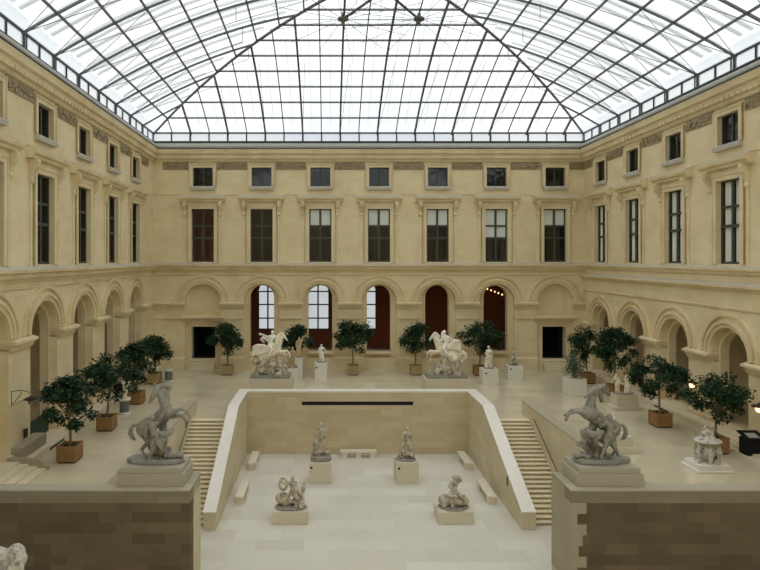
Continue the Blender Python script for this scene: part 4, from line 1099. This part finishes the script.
# ------------------------------------------------------------------ benches
def bench(x, y, rz, L_, label):
    e = empty('stone_bench', (x, y, F), rz); tag(e, label, 'bench', 'stone benches of the sunken court')
    MB().box(-L_ / 2, L_ / 2, -.24, .24, .34, .46).build('seat', M['bench'], e, bevel=.012)
    for s_ in (-1, 0, 1) if L_ > 2 and rz == 0 else (-1, 1):
        MB().box(s_ * (L_ / 2 - .3) - .17, s_ * (L_ / 2 - .3) + .17, -.2, .2, 0, .34).build('leg', M['bench'], e)
bench(2.0, 38.2, 0, 2.4, 'stone bench below the black slot against the back wall')
bench(-4.72, 36.9, PI / 2, 2.3, 'stone bench by the left stair wall, the far one')
bench(-4.72, 32.0, PI / 2, 2.5, 'stone bench by the left stair wall, the near one')
bench(8.7, 36.9, PI / 2, 2.3, 'stone bench by the right stair wall, the far one')
bench(8.72, 32.0, PI / 2, 2.5, 'stone bench by the right stair wall, the near one')

# ------------------------------------------------------------------ potted trees
def foliage_mesh(seed, rx, rz_, n_clump=30, leaves=105, leaf=.2, mat='leaf'):
    q = random.Random(seed); m = MB(); cl = []
    while len(cl) < n_clump:
        x, y, z = (q.uniform(-1, 1) for _ in range(3))
        r = math.sqrt(x * x + y * y + z * z)
        if r > 1 or r < .35: continue
        if z < -.3 and q.random() < .45: continue
        cl.append((x * rx * .84, y * rx * .84, z * rz_ * .84 + rz_ * .05))
    for cx, cy, cz in cl:
        R = q.uniform(.3, .52)
        for _ in range(leaves):
            d = Vector((q.gauss(0, 1), q.gauss(0, 1), q.gauss(0, 1))).normalized() * R * (q.random() ** .4)
            p = Vector((cx, cy, cz)) + Vector((d.x, d.y, d.z * .75))
            a = Vector((q.gauss(0, 1), q.gauss(0, 1), q.gauss(0, .5) - .45)).normalized()
            b = a.cross(Vector((q.gauss(0, .6), q.gauss(0, .6), 1))).normalized()
            l = leaf * q.uniform(.7, 1.25); w_ = l * .27; mid = p + a * l * .5 + Vector((0, 0, .015))
            m.add([p, mid - b * w_, p + a * l, mid + b * w_], [(0, 1, 2, 3)])
    return m, cl

def make_tree(seed, rx, rz_, trunk, box=.9, boxh=.8, wood='wood', n=30, lean=.0):
    e = empty('potted_tree')
    h = box / 2; w_ = .06
    b = MB()
    for sx in (-1, 1):
        for sy in (-1, 1): b.box(sx * h - .05 * (sx + 1), sx * h + .05 * (1 - sx), sy * h - .05 * (sy + 1), sy * h + .05 * (1 - sy), .06, boxh + .03)
    k = 7; s_ = (box - .2) / k
    for i in range(k):
        x0 = -h + .1 + i * s_
        for yy in (-h + .03, h - .07): b.box(x0 + .006, x0 + s_ - .006, yy, yy + .04, .1, boxh - .04)
        for xx in (-h + .03, h - .07): b.box(xx, xx + .04, x0 + .006, x0 + s_ - .006, .1, boxh - .04)
    for z0, z1 in ((.08, .17), (boxh - .1, boxh)):
        b.box(-h, h, -h - .005, -h + .055, z0, z1); b.box(-h, h, h - .055, h + .005, z0, z1)
        b.box(-h - .005, -h + .055, -h, h, z0, z1); b.box(h - .055, h + .005, -h, h, z0, z1)
    pl = b.build('planter_box', M[wood], e)
    f = MB()
    f.box(-h + .04, h - .04, -h + .04, h - .04, 0, .07); f.build('skid', M['wooddark'], pl)
    MB().box(-h + .07, h - .07, -h + .07, h - .07, .1, boxh - .12).build('soil', M['soil'], e)
    fm, cl = foliage_mesh(seed, rx, rz_, n)
    cz = boxh + trunk + rz_
    q = random.Random(seed + 5); t_ = MB()
    top = Vector((lean, 0, cz - rz_ * .55))
    t_.bar([(0, 0, boxh - .15), (lean * .3 + .03, .02, boxh + trunk * .6), top], .12, n=8)
    t_.bar([top, (lean * 1.1, .05, cz + rz_ * .3)], .08, n=7)
    for c_ in cl[::2]:
        p = Vector((c_[0] + lean, c_[1], c_[2] + cz)); a = top.lerp(Vector((lean, 0, cz)), q.random() * .8)
        t_.bar([a, a.lerp(p, .5) + Vector((0, 0, -.08)), p], .045, n=5)
    t_.build('trunk', M['bark'], e)
    fo = fm.build('foliage', M['leaf'], e, loc=(lean, 0, cz))
    return e

protoA = make_tree(11, 1.5, 1.45, .42, n=38)
protoB = make_tree(23, 1.5, 1.42, .35, n=38, wood='woodpale')
protoC = make_tree(37, 1.75, 1.35, .5, n=38, wood='wood', lean=.1)
pr = [protoA, protoB, protoC]; used = [False] * 3
def tree(kind, x, y, label, rz=0, sc=(1, 1, 1), group='potted trees around the terrace'):
    o = pr[kind] if not used[kind] else copy_tree(pr[kind]); used[kind] = True
    o.location = (x, y, 0); o.rotation_euler = (0, 0, rz); o.scale = (1, 1, 1)
    for ch in o.children:
        if ch.name.split('.')[0] in ('foliage', 'trunk'):
            ch.scale = sc
            if ch.name.startswith('foliage'): ch.location.z = pz[kind] * sc[2]; 
    tag(o, label, 'potted tree', group)
    return o
pz = []
for o in pr:
    for ch in o.children:
        if ch.name.startswith('foliage'): pz.append(ch.location.z)
G = 'potted trees around the terrace'
TREES = [
    (0, -12.4, 27.85, 'nearest left tree in a wooden box beside the left horse', 0, (1.02, 1, 1)),
    (2, -12.55, 32.9, 'second nearest left tree, its crown touching the nearest one', .05, (1.0, .95, 1.1)),
    (0, -12.85, 38.9, 'third left tree, in a wooden box behind the tall vase', -.06, (.98, .98, 1.0)),
    (1, -13.5, 45.2, 'farthest left tree, in a box near the far left corner', 0, (1.15, 1.1, .98)),
    (1, -8.42, 48.55, 'round tree in a pale box between left doorway and first open arch', 0, (1.1, .85, 1.16)),
    (1, -2.7, 48.5, 'dark tree standing behind the left mounted group', 3.14, (1.02, .85, 1.12)),
    (1, 2.1, 48.55, 'round tree in a pale box between second and middle open arches', 1.57, (.9, 1.16, 1.2)),
    (1, 7.35, 48.55, 'round tree in a pale box just left of the right mounted group', 3.14, (1.12, .85, 1.16)),
    (2, 12.6, 48.3, 'wide dark tree in a pale box behind the right mounted group', 0, (1.18, .8, 1.14)),
    (2, 20.2, 45.2, 'farthest right tree in a wooden box near the right doorway', 3.14, (.85, .85, 1.12)),
    (0, 20.3, 41.0, 'tree of the right terrace just behind the pale stepped pedestal', 1.57, (1.0, 1.0, 1.2)),
    (2, 19.25, 33.6, 'right terrace tree in a wooden box, second from the viewer', 1.6, (1.05, 1.0, 1.02)),
    (2, 19.4, 29.1, 'nearest right tree, directly behind the stained marble urn group', .05, (1.02, .72, 1.0)),
]
for k_, x_, y_, lb_, rz_, sc_ in TREES: tree(k_, x_, y_, lb_, rz_, sc_)

# small shrub in the white box
e = empty('boxed_shrub', (17.6, 41.4, 0)); tag(e, 'low variegated shrub in a white box near the right doorway', 'potted shrub')
MB().box(-.66, .66, -.5, .5, 0, 1.2).build('white_planter', M['whitep'], e, bevel=.02)
fm, cl = foliage_mesh(71, .62, .85, 16, 80, .15); fm.build('foliage', M['leaf2'], e, loc=(0, 0, 2.05))
t_ = MB()
for c_ in cl[::2]: t_.bar([(0, 0, 1.15), (c_[0] * .6, c_[1] * .6, 1.7), (c_[0], c_[1], c_[2] + 2.05)], .035, n=5)
t_.build('stem', M['bark'], e)

# ------------------------------------------------------------------ bracket lanterns, lectern
def lantern(x, y, z, sg, lit, label):
    e = empty('wall_lantern', (x, y, z)); tag(e, label, 'lantern', 'bracket lanterns of the arcades')
    b = MB(); b.bar([(sg * .0, 0, .3), (sg * .4, 0, .36), (sg * .75, 0, .3), (sg * .9, 0, .1)], .035, n=6); b.bar([(0, 0, .3), (0, 0, -.35)], .03, n=6); b.bar([(0, 0, -.3), (sg * .28, 0, -.05), (sg * .5, 0, .34)], .03, n=6)
    b.build('bracket', M['brass'], e)
    c = MB(); c.lathe([(.03, .12), (.1, .05), (.3, -.02), (.3, -.06)], (sg * .9, 0), 14); c.build('lamp_cap', M['brass'], e)
    g_ = MB(); g_.lathe([(.13, -.06), (.15, -.16), (.1, -.28), (.03, -.32)], (sg * .9, 0), 14); g_.build('lamp_glass', M['lamp' if lit else 'lampoff'], e)
lantern(XLW(26.6) + .15, 26.6, 3.3, 1, False, 'unlit bracket lantern on the near left pier')
lantern(XRW(27.0) - .85, 27.0, 2.85, -1, True, 'lit bracket lantern on the right pier nearest the viewer')
lantern(XRW(32.2) - .8, 32.2, 2.85, -1, True, 'lit bracket lantern on the right pier above the second tree')
e = empty('info_lectern', (20.8, 28.5, 0)); tag(e, 'black information lectern with pale sheet at the far right edge', 'lectern')
MB().box(-.4, .4, -.3, .3, 0, .9).build('cabinet', M['black'], e, bevel=.01)
MB().prism([(-.42, .9), (.36, 1.12), (.36, 1.16), (-.42, .94)], -.5, .5).build('sloping_top', M['black'], e)
MB().prism([(-.3, .978), (.1, 1.09), (.1, 1.1), (-.3, .988)], -.3, .22).build('info_sheet', M['screen'], e)

for o_ in bpy.data.objects:
    if o_.parent is None and o_.name.startswith('winged_horse_statue'): o_.scale = (1.04, 1.0, 1.13)
SKY, EXPO = 0.56, 0.38
# ------------------------------------------------------------------ sky, camera, render look
wd = bpy.data.worlds.new('overcast_sky'); S.world = wd; wd.use_nodes = True
nt = wd.node_tree; N = nt.nodes; L = nt.links
bg = N['Background']; tc = N.new('ShaderNodeTexCoord'); no = N.new('ShaderNodeTexNoise'); no.inputs['Scale'].default_value = 2.2; no.inputs['Detail'].default_value = 5
L.new(tc.outputs['Generated'], no.inputs['Vector'])
rp = N.new('ShaderNodeValToRGB'); rp.color_ramp.elements[0].position = .35; rp.color_ramp.elements[1].position = .62
rp.color_ramp.elements[0].color = (.7, .76, .83, 1); rp.color_ramp.elements[1].color = (1, 1, .985, 1)
L.new(no.outputs['Fac'], rp.inputs[0]); L.new(rp.outputs[0], bg.inputs[0])
# standard overcast sky: the zenith is about three times as bright as the horizon
sx = N.new('ShaderNodeSeparateXYZ'); L.new(tc.outputs['Generated'], sx.inputs[0])
mr = N.new('ShaderNodeMapRange'); mr.inputs[1].default_value = 0; mr.inputs[2].default_value = 1; mr.inputs[3].default_value = SKY; mr.inputs[4].default_value = SKY * 3
L.new(sx.outputs[2], mr.inputs[0]); L.new(mr.outputs[0], bg.inputs[1])

cd = bpy.data.cameras.new('camera'); cam = bpy.data.objects.new('camera', cd); COL.objects.link(cam)
cam.location = (0, 0, 9.7); cam.rotation_euler = (PI / 2, 0, 0)
cd.sensor_width = 36; cd.lens = 580 / 760 * 36; cd.shift_x = 52 / 760; cd.shift_y = -26.5 / 760
cd.clip_start = .1; cd.clip_end = 300
S.camera = cam
S.view_settings.view_transform = 'Standard'; S.view_settings.look = 'None'; S.view_settings.gamma = 1
S.view_settings.use_curve_mapping = False; S.view_settings.exposure = EXPO
S.cycles.diffuse_bounces = 6; S.cycles.transparent_max_bounces = 16; S.cycles.max_bounces = 12
